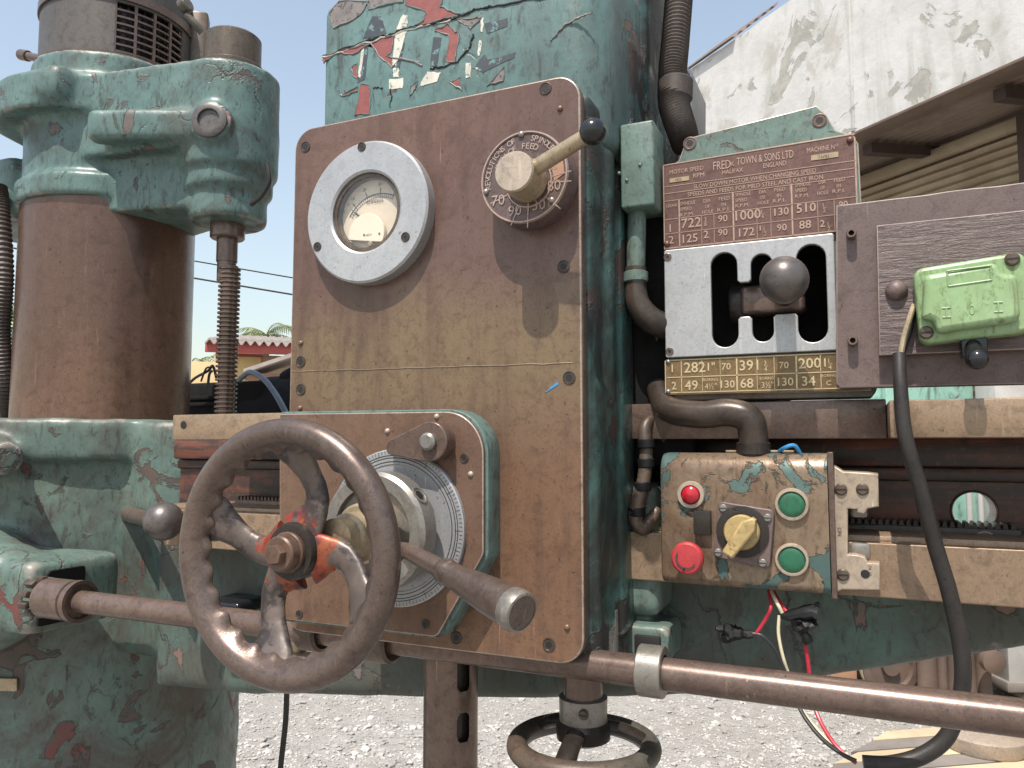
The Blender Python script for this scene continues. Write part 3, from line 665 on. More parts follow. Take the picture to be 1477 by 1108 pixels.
# plate of raised brass characters on the sleeve
mb = MB()
for k in range(10):
    a0 = math.atan2(at(12, 985, .1).y - AY, at(12, 985, .1).x - AX)
d = ray(14, 985); hd = Vector((d.x, d.y, 0)).normalized()
tca = -(Vector((AX, AY, 0)) - Vector((CAM.x, CAM.y, 0))).dot(hd) 
def on_sleeve(px, py, r):
    d = ray(px, py); o = Vector((CAM.x - AX, CAM.y - AY)); dd = Vector((d.x, d.y)); a = dd.dot(dd); b = 2 * o.dot(dd); c_ = o.dot(o) - r * r
    t = (-b - math.sqrt(max(b * b - 4 * a * c_, 0))) / (2 * a); return CAM + d * t
q = [on_sleeve(px, py, RA * .972) for px, py in ((-30, 976), (26, 978), (26, 996), (-30, 994))]
mid = on_sleeve(-3, 986, RA * .985)
for s_ in (0,):
    out_n = (Vector((mid.x - AX, mid.y - AY, 0))).normalized()
    qs = [p for p in q]; N4 = 8; vs = []
    for k in range(N4 + 1):
        t = k / N4
        for (u, v) in ((0, 1), (3, 2)):
            p = qs[u].lerp(qs[v], t); e = Vector((p.x - AX, p.y - AY, 0)).normalized() * (RA * .976)
            vs.append((AX + e.x, AY + e.y, p.z)); e = e * 1.012; vs.append((AX + e.x, AY + e.y, p.z))
    fs = []
    for k in range(N4):
        i = 4 * k; j = i + 4; fs += [(i + 1, i + 3, j + 3, j + 1), (i, i + 1, j + 1, j), (i + 2, j + 2, j + 3, i + 3)]
    fs += [(4 * N4, 4 * N4 + 1, 4 * N4 + 3, 4 * N4 + 2), (0, 2, 3, 1)]
    mb.add(vs, fs)
obj('maker_strip', mb, 'brass_dirty', slv)
# ball ended clamping lever
cl = thing('clamp_lever', at(205, 750, .10), 'short steel clamp lever ending in a round ball, left of the handwheel', 'clamp lever')
mb = MB(); mb.cyl(on_sleeve(185, 742, RA * .93), at(222, 751, .085), .011, .0085); obj('lever_rod', mb, 'steel_dk', cl)
mb = MB(); mb.ball(at(236, 752, .075), .0215); obj('ball_knob', mb, 'ball', cl)

# ================================================================ DRILL HEAD
head = thing('drill_head', (-.33, .06, 1.28), 'radial drill head with brown steel front plate and teal top cover', 'drill head')
XL, XR, ZB, ZP = -.4725, -.1905, 1.2840, 1.7435
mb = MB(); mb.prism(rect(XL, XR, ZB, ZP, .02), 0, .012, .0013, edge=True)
fp = obj('front_plate', mb, ['front', 'worn_glint'], head)
for k, (px, py) in enumerate(((441, 212), (787, 128), (813, 385), (821, 545), (792, 930), (658, 920), (434, 522), (434, 562))):
    place('sock', 'screw', b_socket(.0052), ['pipe_dark', 'dark'], fp, at(px, py, 0), (0, random.random(), 0))
for px, py in ((434, 495), (433, 589), (818, 905), (808, 157), (560, 655)):
    place('rvt', 'rivet', b_rivet(.0026), 'plate', fp, at(px, py, 0))
mb = MB(); mb.prism(rough_poly(pl([(787, 566), (795, 558), (805, 551), (806, 554), (793, 563)], 0), .0003, 3), -.0004, -.0001); obj('blue_paint_mark', mb, 'wire_blue', fp)
pts = [at(420 + k * 14, 536 - k * .42 + random.uniform(-.6, .6), -.0002) for k in range(30)]
mb = MB(); mb.tube(pts, .00035, 5); obj('scribed_line', mb, 'rail', fp)
# castings behind the plate
mb = MB()
mb.box(XL + .004, XR + .003, .0125, .118, ZB + .002, ZP - .008, .008)
mb.box(-.26, XR + .006, .02, .05, ZB - .008, 1.50, .004)
mb.box(-.22, XR + .0085, .052, .068, 1.48, 1.70, .003)
mb.box(-.22, XR + .0065, .046, .1, 1.30, 1.545, .003)
mb.box(-.22, XR + .010, .074, .118, 1.29, 1.69, .004)
mb.box(-.30, XR + .003, .07, .16, 1.56, 1.72, .01)
hc = cast('head_casting', mb, 'teal_oily', head, .003, 4, disp=.0009)
mb = MB()
mb.box(-.215, -.158, .105, .165, 1.30, 1.415, .01)
mb.box(-.19, at(966, 920, .10).x, .098, .15, at(940, 955, .1).z, at(940, 903, .1).z, .004)
lb = cast('head_foot', mb, 'teal_dirty', head, .003, 4, disp=.0008)
pz = at(935, 935, .098); mb = MB(); mb.box(pz.x - .011, pz.x + .011, .0935, .098, pz.z - .010, pz.z + .011, .001); obj('foot_opening', mb, 'dark', lb)
mb = MB(); bp = at(843, 950, .062); mb.lathe([(.028, -.03), (.028, .004), (.026, .0065), (.0165, .0065)], (bp.x, bp.y, ZB + .0), (0, 0, -1), 48)
obj('foot_boss', mb, 'teal_oily', head)
mb = MB(); mb.box(-.42, -.06, .14, .30, 1.4875, 1.672, .006); mb.box(-.186, -.128, .119, .139, 1.43, 1.66, .004); mb.box(-.30, -.14, .166, .179, 1.30, 1.45, .004); cast('gap_shade_fill', mb, 'black_and_shade', head, .004, 3)  # near-black filler added so the gap beside the head reads as shade
# top cover
cl_, cr_ = at(463, 150, .03).x, -.1835
ztop = at(620, -38, .03).z
mb = MB(); t_ = MB(); t_.prism(rpoly([(cl_, .03), (cr_ + .004, .03), (cr_ + .004, .215), (cl_, .215)], [.010, .036, .02, .02], 12), 1.70, ztop, .012)
mb.add([(x, z, y) for x, y, z in t_.v], [tuple(reversed(f)) for f in t_.f])
tc = obj('top_cover', mb, 'teal_cover', head, 50)
mb = MB(); mb.box(cr_ - .02, cr_ + .007, .10, .205, 1.725, 1.83, .012, 4); mb.box(cr_ - .02, cr_ + .010, .15, .30, 1.70, ztop + .06, .01, 4)
cast('side_cover', mb, 'teal_oily', head, .0035, 3, disp=.0010)
mb = MB(); mb.box(cl_ - .008, cl_ + .02, .12, .2, 1.62, at(462, 135, .12).z, .006, 3); obj('rear_flange', mb, 'teal_cover', head)
z4 = lambda pts: [(440 + x / 4.344, y / 4.344) for x, y in pts]
def patch(name, mat, polys, Y, amp=.0008, th=.0002, par=tc):
    for pz in polys:
        lp = rough_poly(pl(z4(pz), Y), amp)
        mb = MB(); mb.prism(lp, Y - th, Y + .0006); po = obj(name, mb, mat, par)
        if 'patch' in name:      # lifted paint along the broken edge
            mb = MB(); P = [(x, Y - .0002, z) for x, z in lp + lp[:1]]; mb.tube(P, [random.choice((.0003, .0006, .0009)) for _ in P], 6); obj('lifted_edge', mb, random.choice(('teal_cover', 'greychip')), po)
YC = .03
patch('primer_patch', 'redpaint', [
    [(110, 360), (240, 310), (400, 275), (560, 222), (545, 330), (500, 350), (720, 395), (735, 410), (600, 362), (550, 420), (480, 365), (415, 275), (300, 345), (200, 330), (115, 395)],
    [(350, 530), (400, 530), (415, 600), (400, 715), (315, 720)], [(290, 420), (330, 400), (332, 495), (300, 480)], [(225, 598), (330, 545), (330, 570), (260, 598)],
    [(640, -40), (630, 30), (760, 75), (745, 135), (640, 180), (900, 118), (1020, 80), (940, 85), (850, 40), (880, -40)],
    [(810, 190), (900, 150), (945, 200), (965, 215), (940, 390), (885, 385), (905, 220)], [(910, 520), (970, 485), (985, 570)]], YC)
patch('bare_patch', 'greychip', [[(180, 180), (150, 90), (215, 5), (400, 10), (345, 100)], [(1140, 535), (1250, 420), (1245, 510)], [(660, 600), (665, 545), (705, 505), (695, 560)],
    [(400, 60), (520, 30), (620, 10), (600, -40), (380, -40)], [(1040, 180), (1110, 115), (1085, 110), (950, 120), (1020, 165)]], YC)
patch('black_lettering', 'blackpaint', [[(365, 240), (420, 100), (480, 105), (512, 212), (440, 235)], [(370, 290), (397, 285), (375, 500), (330, 520)], [(605, 270), (622, 270), (592, 440), (572, 440)],
    [(805, 235), (855, 235), (825, 408), (785, 415)], [(1122, 150), (1270, 115), (1268, 165), (1135, 215)], [(1085, 390), (1125, 345), (1145, 375), (1320, 330), (1310, 365), (1110, 452), (1070, 425)]], YC, .0006, .0003)
patch('white_lettering', 'whitepaint', [[(570, 185), (615, 92), (648, 98), (640, 190), (575, 410), (546, 410)], [(552, 430), (592, 430), (588, 485), (556, 485)], [(530, 500), (620, 490), (610, 555), (525, 560)], [(740, 490), (770, 450), (850, 455), (830, 510), (720, 545)],
    [(1100, 115), (1120, 112), (1115, 200), (1100, 200)], [(1090, 255), (1110, 255), (1095, 350), (1080, 350)], [(1005, 400), (1040, 395), (1040, 485), (1005, 490)], [(1050, 425), (1080, 425), (1100, 450)], [(352, 320), (372, 295), (350, 490), (334, 480)]], YC, .0006, .0004)
def crackline(pts, r, name='filler_crack', mat='oil', Y=None, jit=.0012):
    P = [at(x, y, (Y or YC - .0003)) for x, y in pts]; Q = []
    for a, b in zip(P, P[1:]):
        for k in range(8): Q.append(a.lerp(b, k / 8) + Vector((random.uniform(-jit, jit), 0, random.uniform(-jit, jit))))
    mb = MB(); mb.tube(Q, [r * random.uniform(.5, 1.3) for _ in Q], 6); obj(name, mb, mat, tc)
crackline(z4([(108, 355), (380, 262), (560, 205), (720, 158), (950, 108), (1090, 50), (1200, 33), (1560, -25)]), .0010)
crackline(z4([(108, 362), (380, 270), (560, 213), (720, 166), (950, 116)]), .0007, 'filler_ridge', 'whitepaint')
crackline(z4([(1000, 170), (1060, 215), (1030, 300), (950, 395), (830, 425), (770, 430)][1:]), .0009)
crackline([(795, 58), (815, 36), (838, 24), (855, 18)], .0010, 'filler_ridge', 'greychip', jit=.0004)
crackline(z4([(530, 560), (540, 610), (530, 680)]), .0006); crackline(z4([(420, 555), (500, 545)]), .0006)

# gear cover (second plate in front of the first)
YG = -.026
og = rpoly(pl([(403, 597), (697, 593), (697, 800), (630, 919), (403, 893)], YG), [.002, .034, .012, .008, .004], 12)
og2 = rpoly(pl([(400, 594), (700.5, 589), (701, 803), (633, 923), (400, 897)], YG), [.002, .036, .014, .009, .004], 12)
mb = MB(); mb.prism(og2, -.022, .001, .001); gbody = obj('gear_cover_body', mb, 'teal_flat', head)
mb = MB(); mb.prism(og, YG, -.0215, .0009, edge=True); gp = obj('gear_cover', mb, ['plate', 'worn_glint'], head)
for px, py in ((670, 661), (614, 900), (432, 886)): place('sock3', 'screw', b_socket(.0036), ['pipe_dark', 'dark'], gp, at(px, py, YG))
for px, py in ((679, 684), (559, 622), (630, 601)): place('rvt2', 'rivet', b_rivet(.0024), 'bronze', gp, at(px, py, YG))
# latch
lc = thing('index_latch', at(622, 660, YG), 'small brown pivoting latch above the graduated ring', 'latch')
a = at(568, 645, -.040); b = at(621, 637, -.040)
pts = []; ra, rb = .0065, .0155
ang0 = math.atan2(b.z - a.z, b.x - a.x)
for k in range(13): t = ang0 + math.pi / 2 + .16 + (math.pi - .32) * k / 12; pts.append((a.x + ra * math.cos(t), a.z + ra * math.sin(t)))
for k in range(17): t = ang0 - math.pi / 2 - .16 + (math.pi + .32) * k / 16; pts.append((b.x + rb * math.cos(t), b.z + rb * math.sin(t)))
mb = MB(); mb.prism(pts, -.042, -.0335, .001); obj('latch_arm', mb, 'steel_dk', lc)
mb = MB(); mb.cyl((b.x, -.0335, b.z), (b.x, YG + .0005, b.z), .0145); obj('pivot_boss', mb, 'steel_dk', lc)
mb = MB(); mb.lathe([(.0068, 0), (.0068, .0035), (.005, .0052), (1e-5, .0052)], (b.x, -.042, b.z), (0, -1, 0), 28); obj('pivot_pin', mb, 'steel', lc)

# ammeter
amc = at(526, 305, -.013); AR = dz(203, 407, 526, -.013) / 2; AI = dz(248, 362, 523, -.013) / 2
am = thing('ammeter', (amc.x, 0, amc.z), 'round ammeter with broad silver bezel and cream dial on the front plate', 'gauge')
mb = MB(); mb.lathe([(AR, 0), (AR, .0112), (AR - .0018, .013), (AI + .002, .013), (AI, .0115), (AI - .0008, .002)], (amc.x, 0, amc.z), (0, -1, 0), 96, caps=False)
bz_ = obj('bezel', mb, 'alu', am)
for px, py in ((522, 212), (458, 356), (585, 342)): place('sock4', 'screw', b_socket(.0042), ['pipe_dark', 'dark'], bz_, at(px, py, -.0129))
mb = MB(); mb.lathe([(AI + .001, .0005), (AI + .001, .002), (1e-5, .002)], (amc.x, 0, amc.z), (0, -1, 0), 64); obj('dial_face', mb, 'cream', am)
mb = MB(); mb.lathe([(AI - .0008, .0021), (AI - .0008, .010), (AI - .004, .0100), (AI - .004, .0021)], (amc.x, 0, amc.z), (0, -1, 0), 64, caps=False); obj('inner_ring', mb, 'rustpipe', am)
YF = -.0024; fc = at(545, 336, YF); rsc = dz(276, 336, 545, YF)
def arc(mb, c, r0, r1, a0, a1, Y, n=32):
    vs = []; 
    for k in range(n + 1):
        t = a0 + (a1 - a0) * k / n; vs += [(c.x + r0 * math.cos(t), Y, c.z + r0 * math.sin(t)), (c.x + r1 * math.cos(t), Y, c.z + r1 * math.sin(t))]
    mb.add(vs, [(2 * k, 2 * k + 1, 2 * k + 3, 2 * k + 2) for k in range(n)])
def ray_tick(mb, c, r0, r1, a, wd, Y):
    u = Vector((math.cos(a), math.sin(a))); v = Vector((-u.y, u.x)) * wd / 2
    mb.add([(c.x + u.x * r0 + v.x, Y, c.z + u.y * r0 + v.y), (c.x + u.x * r1 + v.x, Y, c.z + u.y * r1 + v.y), (c.x + u.x * r1 - v.x, Y, c.z + u.y * r1 - v.y), (c.x + u.x * r0 - v.x, Y, c.z + u.y * r0 - v.y)], [(0, 1, 2, 3)])
mb = MB(); arc(mb, fc, rsc * .93, rsc * .95, R(62), R(150), YF); arc(mb, fc, rsc * .85, rsc * .862, R(62), R(150), YF)
for k in range(23): ray_tick(mb, fc, rsc * .86, rsc * (1.08 if k % 6 == 0 else .945), R(64 + k * 3.8), .00032 if k % 6 else .0006, YF - .0001)
p = at(528, 295, YF); mb.text('AMPERES', p.x, p.z, YF, wid=at(553, 295, YF).x - p.x)
for k, (s_, a) in enumerate((('0', 147), ('5', 137), ('10', 128), ('20', 110), ('30', 88))): mb.text(s_, fc.x + rsc * 1.16 * math.cos(R(a)), fc.z + rsc * 1.16 * math.sin(R(a)), YF, hgt=.0026, align='C')
obj('scale_marking', mb, 'ink', am)
mb = MB(); ray_tick(mb, fc, rsc * .5, rsc * .98, R(139), .0006, YF - .0012); ray_tick(mb, fc, rsc * .62, rsc * .82, R(139), .0018, YF - .0013); obj('needle', mb, 'ink', am)
lcn = at(532, 340, YF); mb = MB(); q = circ(lcn.x, lcn.z, dz(310, 340, 532, YF), 40)
q = [p for p in q if (p[0] - amc.x) ** 2 + (p[1] - amc.z) ** 2 < (AI - .0035) ** 2]
q.sort(key=lambda p: (math.atan2(p[1] - lcn.z, p[0] - lcn.x) + math.pi * .5) % (2 * math.pi))
mb.prism(q, YF - .0045, YF, .0005); mc = obj('movement_cover', mb, 'white_cover', am)
mb = MB(); p = at(528, 341, YF - .0045); mb.text('NEW', p.x, p.z, YF - .0046, wid=.006); 
for px, py in ((525, 339), (547, 337)): arc(mb, at(px, py, YF - .0049), 0, .0010, 0, 6.28, YF - .0049, 12)
obj('cover_marking', mb, 'ink', mc)
mb = MB(); mb.lathe(*([[(.0026, 0), (.002, .0012), (1e-5, .0014)]]), at(534, 352, YF - .0045), (0, -1, 0), 16); obj('zero_screw', mb, 'brass_dirty', mc)
mb = MB(); mb.lathe([(AI - .0042, .0088), (AI - .0042, .0094)], (amc.x, 0, amc.z), (0, -1, 0), 48); obj('glass', mb, 'glass', am)

# speed dial
YD = -.023; dc = at(755, 255, YD); DR = dz(188, 322, 755, YD) / 2
dl = thing('feed_dial', (dc.x, 0, dc.z), 'round brown numbered dial with a lever handle and black ball knob', 'dial')
mb = MB(); mb.lathe([(DR, 0), (DR * 1.0, .0205), (DR - .0012, -YD), (DR - .0028, -YD), (DR - .003, -YD - .0006), (1e-5, -YD - .0006)], (dc.x, 0, dc.z), (0, -1, 0), 80, caps=False)
dd = obj('dial_disc', mb, 'dial', dl)
mb = MB(); mb.lathe([(DR - .0002, .0212), (DR - .0008, .0235), (DR - .0018, .0235), (DR - .0024, .0222)], (dc.x, 0, dc.z), (0, -1, 0), 80, caps=False)
hub_c = at(741, 247, -.052); hx, hz = at(757, 262, YD).x, at(757, 262, YD).z
hx = CAM.x + (at(741, 247, -.052).x); hz = at(741, 247, -.052).z
HR = dz(217, 276, 741, -.052) / 2
YT = YD + .0004
mb.lathe([(HR + .004, -YD - .0004), (HR + .0036, -YD + .0006), (HR + .0028, -YD + .0006)], (hx, 0, hz), (0, -1, 0), 48, caps=False)
hc2 = Vector((hx, 0, hz))
for a in (200, 244, 268, 318, 355, 8, 88): ray_tick(mb, hc2, HR + .004, DR - .004 + (.002 if a != 88 else -.014), R(a), .0008, YT - .0005)
for s_, px, py, h in (('70', 719, 289, 15), ('90', 743, 304, 15), ('130', 774, 296, 15), ('180', 796, 268, 15)):
    p = at(px, py, YT); mb.text(s_, p.x, p.z, YT, hgt=dz(0 + py - h / 2, py + h / 2, px, YT), align='C', ext=.0006)
def arctext(s_, c, r, a0, a1, h):
    n_ = len(s_)
    for i, ch_ in enumerate(s_):
        if ch_ == ' ': continue
        t = a0 + (a1 - a0) * (i + .5) / n_
        mb.text(ch_, c.x + r * math.cos(t), c.z + r * math.sin(t), YT, hgt=h, rot=t - math.pi / 2, align='C', ext=.0006)
arctext('REVOLUTIONS OF', dc, DR - .0062, R(192), R(103), .0046); arctext('SPINDLE', dc, DR - .0062, R(78), R(36), .0046)
arctext('INCH OF', dc, DR - .0125, R(160), R(104), .0046); arctext('FEED', dc, DR - .0125, R(94), R(60), .0046)
p = at(796, 241, YT); mb.text('255', p.x, p.z, YT, hgt=.0042, align='C', ext=.0006)
obj('dial_lettering', mb, 'dial_line', dd)
mb = MB(); 
vs = [(hc2.x + (HR + .005) * math.cos(R(a)), hc2.z + (HR + .005) * math.sin(R(a))) for a in range(-4, 28, 4)]
vs += [(dc.x + (DR - .0035) * math.cos(R(a)), dc.z + (DR - .0035) * math.sin(R(a))) for a in range(20, -8, -4)]
mb.prism(vs, YT - .0003, YT + .001); obj('orange_sector', mb, 'orangeblock', dd)
for px, py in ((752, 194), (701, 277), (796, 289)): place('rvt3', 'rivet', b_rivet(.0026), 'steel', dd, at(px, py, YT))
mb = MB(); mb.cyl((hx, YD - .0005, hz), (hx, -.052, hz), HR * 1.02, HR, 48, .0012); hb = obj('dial_hub', mb, 'brass_dirty', dl)
mb = MB(); mb.lathe([(HR * .98, 0), (HR * .95, .0009), (1e-5, .0012)], (hx, -.0519, hz), (0, -1, 0), 48); obj('hub_cap', mb, 'bronze', hb)
mb = MB(); mb.cyl(at(760, 250, -.040), at(845, 197, -.052), .0062, .0056, 28, .0006); obj('lever_rod', mb, 'brass_dirty', dl)
mb = MB(); mb.ball(at(855, 190, -.054), dz(171, 209, 855, -.054) / 2, 40); obj('ball_knob', mb, 'blackplastic', dl)

# spindle quill under the head, with its drift slots
qc = at(650, 1030, .07); QR = .0245
mb = MB(); nA, nZ = 200, 330; z0q, z1q = .75, 1.30
slots = [(at(672, 948, .05).z, at(672, 1003, .05).z), (at(675, 1033, .05).z, at(675, 1078, .05).z)]
av = math.atan2(CAM.y - qc.y, CAM.x - qc.x) + R(28)
vs = []; fs = []
for j in range(nZ + 1):
    z = z0q + (z1q - z0q) * j / nZ
    for k in range(nA): a = 2 * math.pi * k / nA; vs.append((qc.x + QR * math.cos(a), qc.y + QR * math.sin(a), z))
for j in range(nZ):
    z = z0q + (z1q - z0q) * (j + .5) / nZ
    for k in range(nA):
        a = 2 * math.pi * (k + .5) / nA; da = ((a - av + math.pi) % (2 * math.pi) - math.pi) * QR
        inside = any((abs(da) < .0062 and b + .0062 < z < a_ - .0062) or math.hypot(da, z - (b + .0062)) < .0062 or math.hypot(da, z - (a_ - .0062)) < .0062 for a_, b in slots)
        if not inside: k2 = (k + 1) % nA; fs.append((j * nA + k, j * nA + k2, (j + 1) * nA + k2, (j + 1) * nA + k))
mb.add(vs, fs); qd = obj('spindle_quill', mb, 'steel_dk', head)
mb = MB(); mb.cyl((qc.x, qc.y, z0q), (qc.x, qc.y, z1q), QR - .006); obj('quill_core', mb, 'oil', qd)

# ================================================================ FEED CAPSTAN
cc = at(569, 761, -.030); RG = dz(646, 874, 569, -.030) / 2
cap = thing('feed_capstan', (cc.x, YG, cc.z), 'steel feed capstan with graduated ring and turned lever handle', 'capstan')
mb = MB(); mb.lathe([(RG, -.0005), (RG, .0035), (RG - .001, .0045), (RG - .012, .0045), (RG - .0125, .0038), (RG * .62, .0038), (RG * .6, .002), (.02, .002)], (cc.x, YG, cc.z), (0, -1, 0), 96, caps=False)
gr_ = obj('graduated_ring', mb, 'alu', cap)
mb = MB()
for r in (.0575, .0555, .0525): arc(mb, cc, r - .00035, r + .00035, 0, 2 * math.pi, YG - .0047 if r > RG - .012 else YG - .0041, 96)
for k in range(120): ray_tick(mb, cc, RG - (.0075 if k % 10 == 0 else .0048 if k % 5 == 0 else .0034), RG - .0008, 2 * math.pi * k / 120, .0004, YG - .0048)
obj('graduations', mb, 'ink', gr_)
DRM = dz(676, 852, 545, -.062) / 2
mb = MB(); mb.lathe([(.036, .002), (.036, .014), (DRM - .003, .014), (DRM, .017), (DRM, .033), (DRM - .003, .036), (.034, .0365), (.034, .032), (.018, .032)], (cc.x, YG, cc.z), (0, -1, 0), 80, caps=False)
drum = obj('capstan_drum', mb, 'steel', cap)
ux = Vector((math.cos(R(38)), 0, math.sin(R(38))))
mb = MB(); c0 = Vector((cc.x, YG - .026, cc.z)) + ux * DRM; mb.lathe([(.0075, -.002), (.0075, .0006), (.0062, .0006), (.0055, -.001), (1e-5, -.001)], c0, ux, 24, caps=False); 
mb.lathe([(.0045, 0), (1e-5, .0005)], c0, ux, 6, 1); obj('grub_screw', mb, ['steel', 'dark'], drum)
mb = MB(); mb.lathe([(.022, .03), (.0225, .050), (.0205, .053), (.0165, .053), (.0165, .068), (.014, .070), (.014, .082)], (cc.x, YG, cc.z), (0, -1, 0), 48); obj('capstan_boss', mb, 'brass_dirty', cap)
l0 = at(572, 786, -.054); l3 = at(752, 884, -.108)
mb = MB(); mb.box(-.012, .012, -.011, .011, -.011, .011, .001, mat=Matrix.Translation(at(583, 779, -.050)) @ Matrix.Rotation(R(28), 4, 'Y')); obj('lever_socket', mb, 'oil', cap)
mb = MB(); ax_ = (l3 - l0).normalized(); L = (l3 - l0).length
mb.lathe([(.0062, 0), (.0068, L * .40), (.0090, L * .42), (.0096, L * .45), (.0090, L * .475), (.0084, L * .49), (.0100, L * .60), (.0124, L * .78), (.0132, L * .93)], l0, ax_, 40)
lh = obj('lever_handle', mb, 'wheel', cap)
mb = MB(); mb.lathe([(.0131, L * .925), (.0137, L * .95), (.0137, L * .985), (.0128, L * 1.003), (.0112, L * 1.006)], l0, ax_, 40, caps=False); obj('grip_end_ring', mb, 'steel', lh)
mb = MB(); mb.lathe([(.0114, L * .99), (.0113, L * 1.004), (1e-5, L * 1.0045)], l0, ax_, 40); obj('grip_end', mb, 'wheel', lh)

# ================================================================ HANDWHEEL
wcy = -.132; wc = at(409, 798, wcy); WR = dz(601, 997, 409, wcy) / 2
hw = thing('handwheel', (cc.x, -.14, cc.z - .1), 'large brown iron handwheel with scalloped rim and red flaking spokes', 'handwheel')
wx, wz = wc.x, wc.z
mb = MB(); nU, nV = 240, 20; vs = []; fs = []
rt = .0094; Rm = WR - rt
for i in range(nU):
    t = 2 * math.pi * i / nU; sc = .5 + .5 * math.cos(26 * t)
    for j in range(nV):
        p = 2 * math.pi * j / nV; cp, sp_ = math.cos(p), math.sin(p)
        rr = rt * (1.0 if cp > 0 else 1 + (-cp) ** 1.3 * (.10 + (.35 + .60 * sc) * max(0, .30 - sp_) ** .8))
        yy = rt * 1.02 * sp_
        r_ = Rm + rr * cp
        vs.append((wx + r_ * math.cos(t), wcy - yy, wz + r_ * math.sin(t)))
for i in range(nU):
    for j in range(nV): i2, j2 = (i + 1) % nU, (j + 1) % nV; fs.append((i * nV + j, i2 * nV + j, i2 * nV + j2, i * nV + j2))
mb.add(vs, fs); obj('rim', mb, 'wheel', hw)
hubY = wcy + .012; hub = Vector((wx, hubY, wz))
for aa, cv in ((83, -.010), (170, .008), (250, -.011), (338, .012)):
    a = R(aa); u = Vector((math.cos(a), 0, math.sin(a))); v = Vector((-u.z, 0, u.x)); P = []; rad = []
    for k in range(9):
        t = k / 8; r = .012 + (Rm - .012 - .003) * t
        P.append(hub + u * r + v * (cv * math.sin(t * math.pi * 1.5)) + Vector((0, .002 - .011 * t * t + .006 * math.sin(t * 3.14), 0)))
        wd = .0140 - .0045 * math.sin(t * math.pi) + (.011 * max(0, t - .7) * 3.3) + .005 * max(0, .25 - t) * 4; rad.append((wd, .0052))
    mb = MB()
    P2 = []; r2 = []
    for i in range(len(P) - 1):
        for k in range(4): P2.append(P[i].lerp(P[i + 1], k / 4)); r2.append(tuple(rad[i][q] * (1 - k / 4) + rad[i + 1][q] * k / 4 for q in (0, 1)))
    P2.append(P[-1]); r2.append(rad[-1]); mb.tube(P2, r2, 20, flat=v); obj('spoke', mb, 'spoke', hw, 60, origin=hub)
mb = MB(); mb.lathe([(.0200, -.014), (.0205, .003), (.0190, .006), (.0130, .0065)], hub, (0, -1, 0), 40); obj('wheel_hub', mb, 'oil', hw)
mb = MB(); mb.lathe([(.0142, .0064), (.0142, .009), (.0134, .010), (.0128, .010), (.0122, .0165), (.0110, .0178)], hub, (0, -1, 0), 40); obj('washer', mb, 'rust_brown', hw)
mb = MB(); mb.lathe([(.0076, .0176), (.0076, .021), (.0064, .0228)], hub, (0, -1, 0), 6, ang=.5); obj('hub_nut', mb, 'rust_brown', hw)

# ================================================================ SHAFT ALONG THE ARM
shz, shy = 1.2805, .022; SR = .0118
sh = thing('control_shaft', (-.3, shy, shz), 'long round brown steel shaft running below the drill head', 'shaft')
mb = MB(); mb.cyl((at(60, 862, shy).x, shy, shz), (.55, shy, shz - .002), SR, seg=40); obj('shaft_rod', mb, 'steel_dk', sh)
xa, xb = at(64, 862, shy).x, at(117, 868, shy).x
mb = MB(); mb.lathe([(.017, 0), (.0215, .006), (.0215, xb - xa - .012), (.0195, xb - xa - .011), (.0195, xb - xa - .008), (.0222, xb - xa - .007), (.0222, xb - xa), (.0185, xb - xa), (.017, xb - xa - .004)], (xa, shy, shz), (1, 0, 0), 48); obj('end_collar', mb, 'steel_dk', sh)
for k in range(10):
    a = 2 * math.pi * k / 10; mb = MB(); mb.box(-.009, .004, -.0035, .0035, .0155, .0225, .001, mat=Matrix.Translation((xa - .004, shy, shz)) @ Matrix.Rotation(a, 4, 'X')); obj('dog_tooth', mb, 'rustpipe', sh)
xc = at(940, 982, shy).x
mb = MB(); mb.lathe([(.0125, 0), (.0182, .0), (.0188, .0008), (.0188, .018), (.0182, .0188), (.0125, .0188)], (xc - .009, shy, shz), (1, 0, 0), 48, caps=False); obj('shaft_collar', mb, 'steel', sh)
for px, rr in ((556, .0205), (455, .0185)):
    xq = at(px, 942, shy).x; mb = MB(); mb.lathe([(.0125, 0), (rr, .001), (rr, .020), (rr - .003, .022), (.0125, .017)], (xq - .012, shy, shz), (1, 0, 0), 40); obj('shaft_bush', mb, 'rustpipe', sh)
# valve block with brass screws under the gear cover
vb = thing('oil_block', at(410, 940, .03), 'cream metal block with two brass screws behind the lower wheel rim', 'oil block')
p = at(385, 948, .03); p2 = at(438, 948, .03)
mb = MB(); mb.box(p.x, p2.x, .035, .10, p.z - .012, p.z + .004, .003); obj('block_body', mb, 'bronze', vb)
for px in (404, 426):
    q_ = at(px, 935, .04); mb = MB(); mb.lathe([(.005, 0), (.0062, .006), (.0055, .014), (.004, .017)], (q_.x, .045, p.z + .003), (0, -.3, 1), 12); obj('brass_screw', mb, 'brass_dirty', vb)
mb = MB(); mb.box(at(312, 872, .13).x, at(362, 872, .13).x, .11, .16, at(330, 880, .13).z, at(330, 862, .13).z, .005, 3)
props(obj('black_stop_block', mb, 'blackplastic'), 'small black block on the arm seen through the handwheel', 'block')

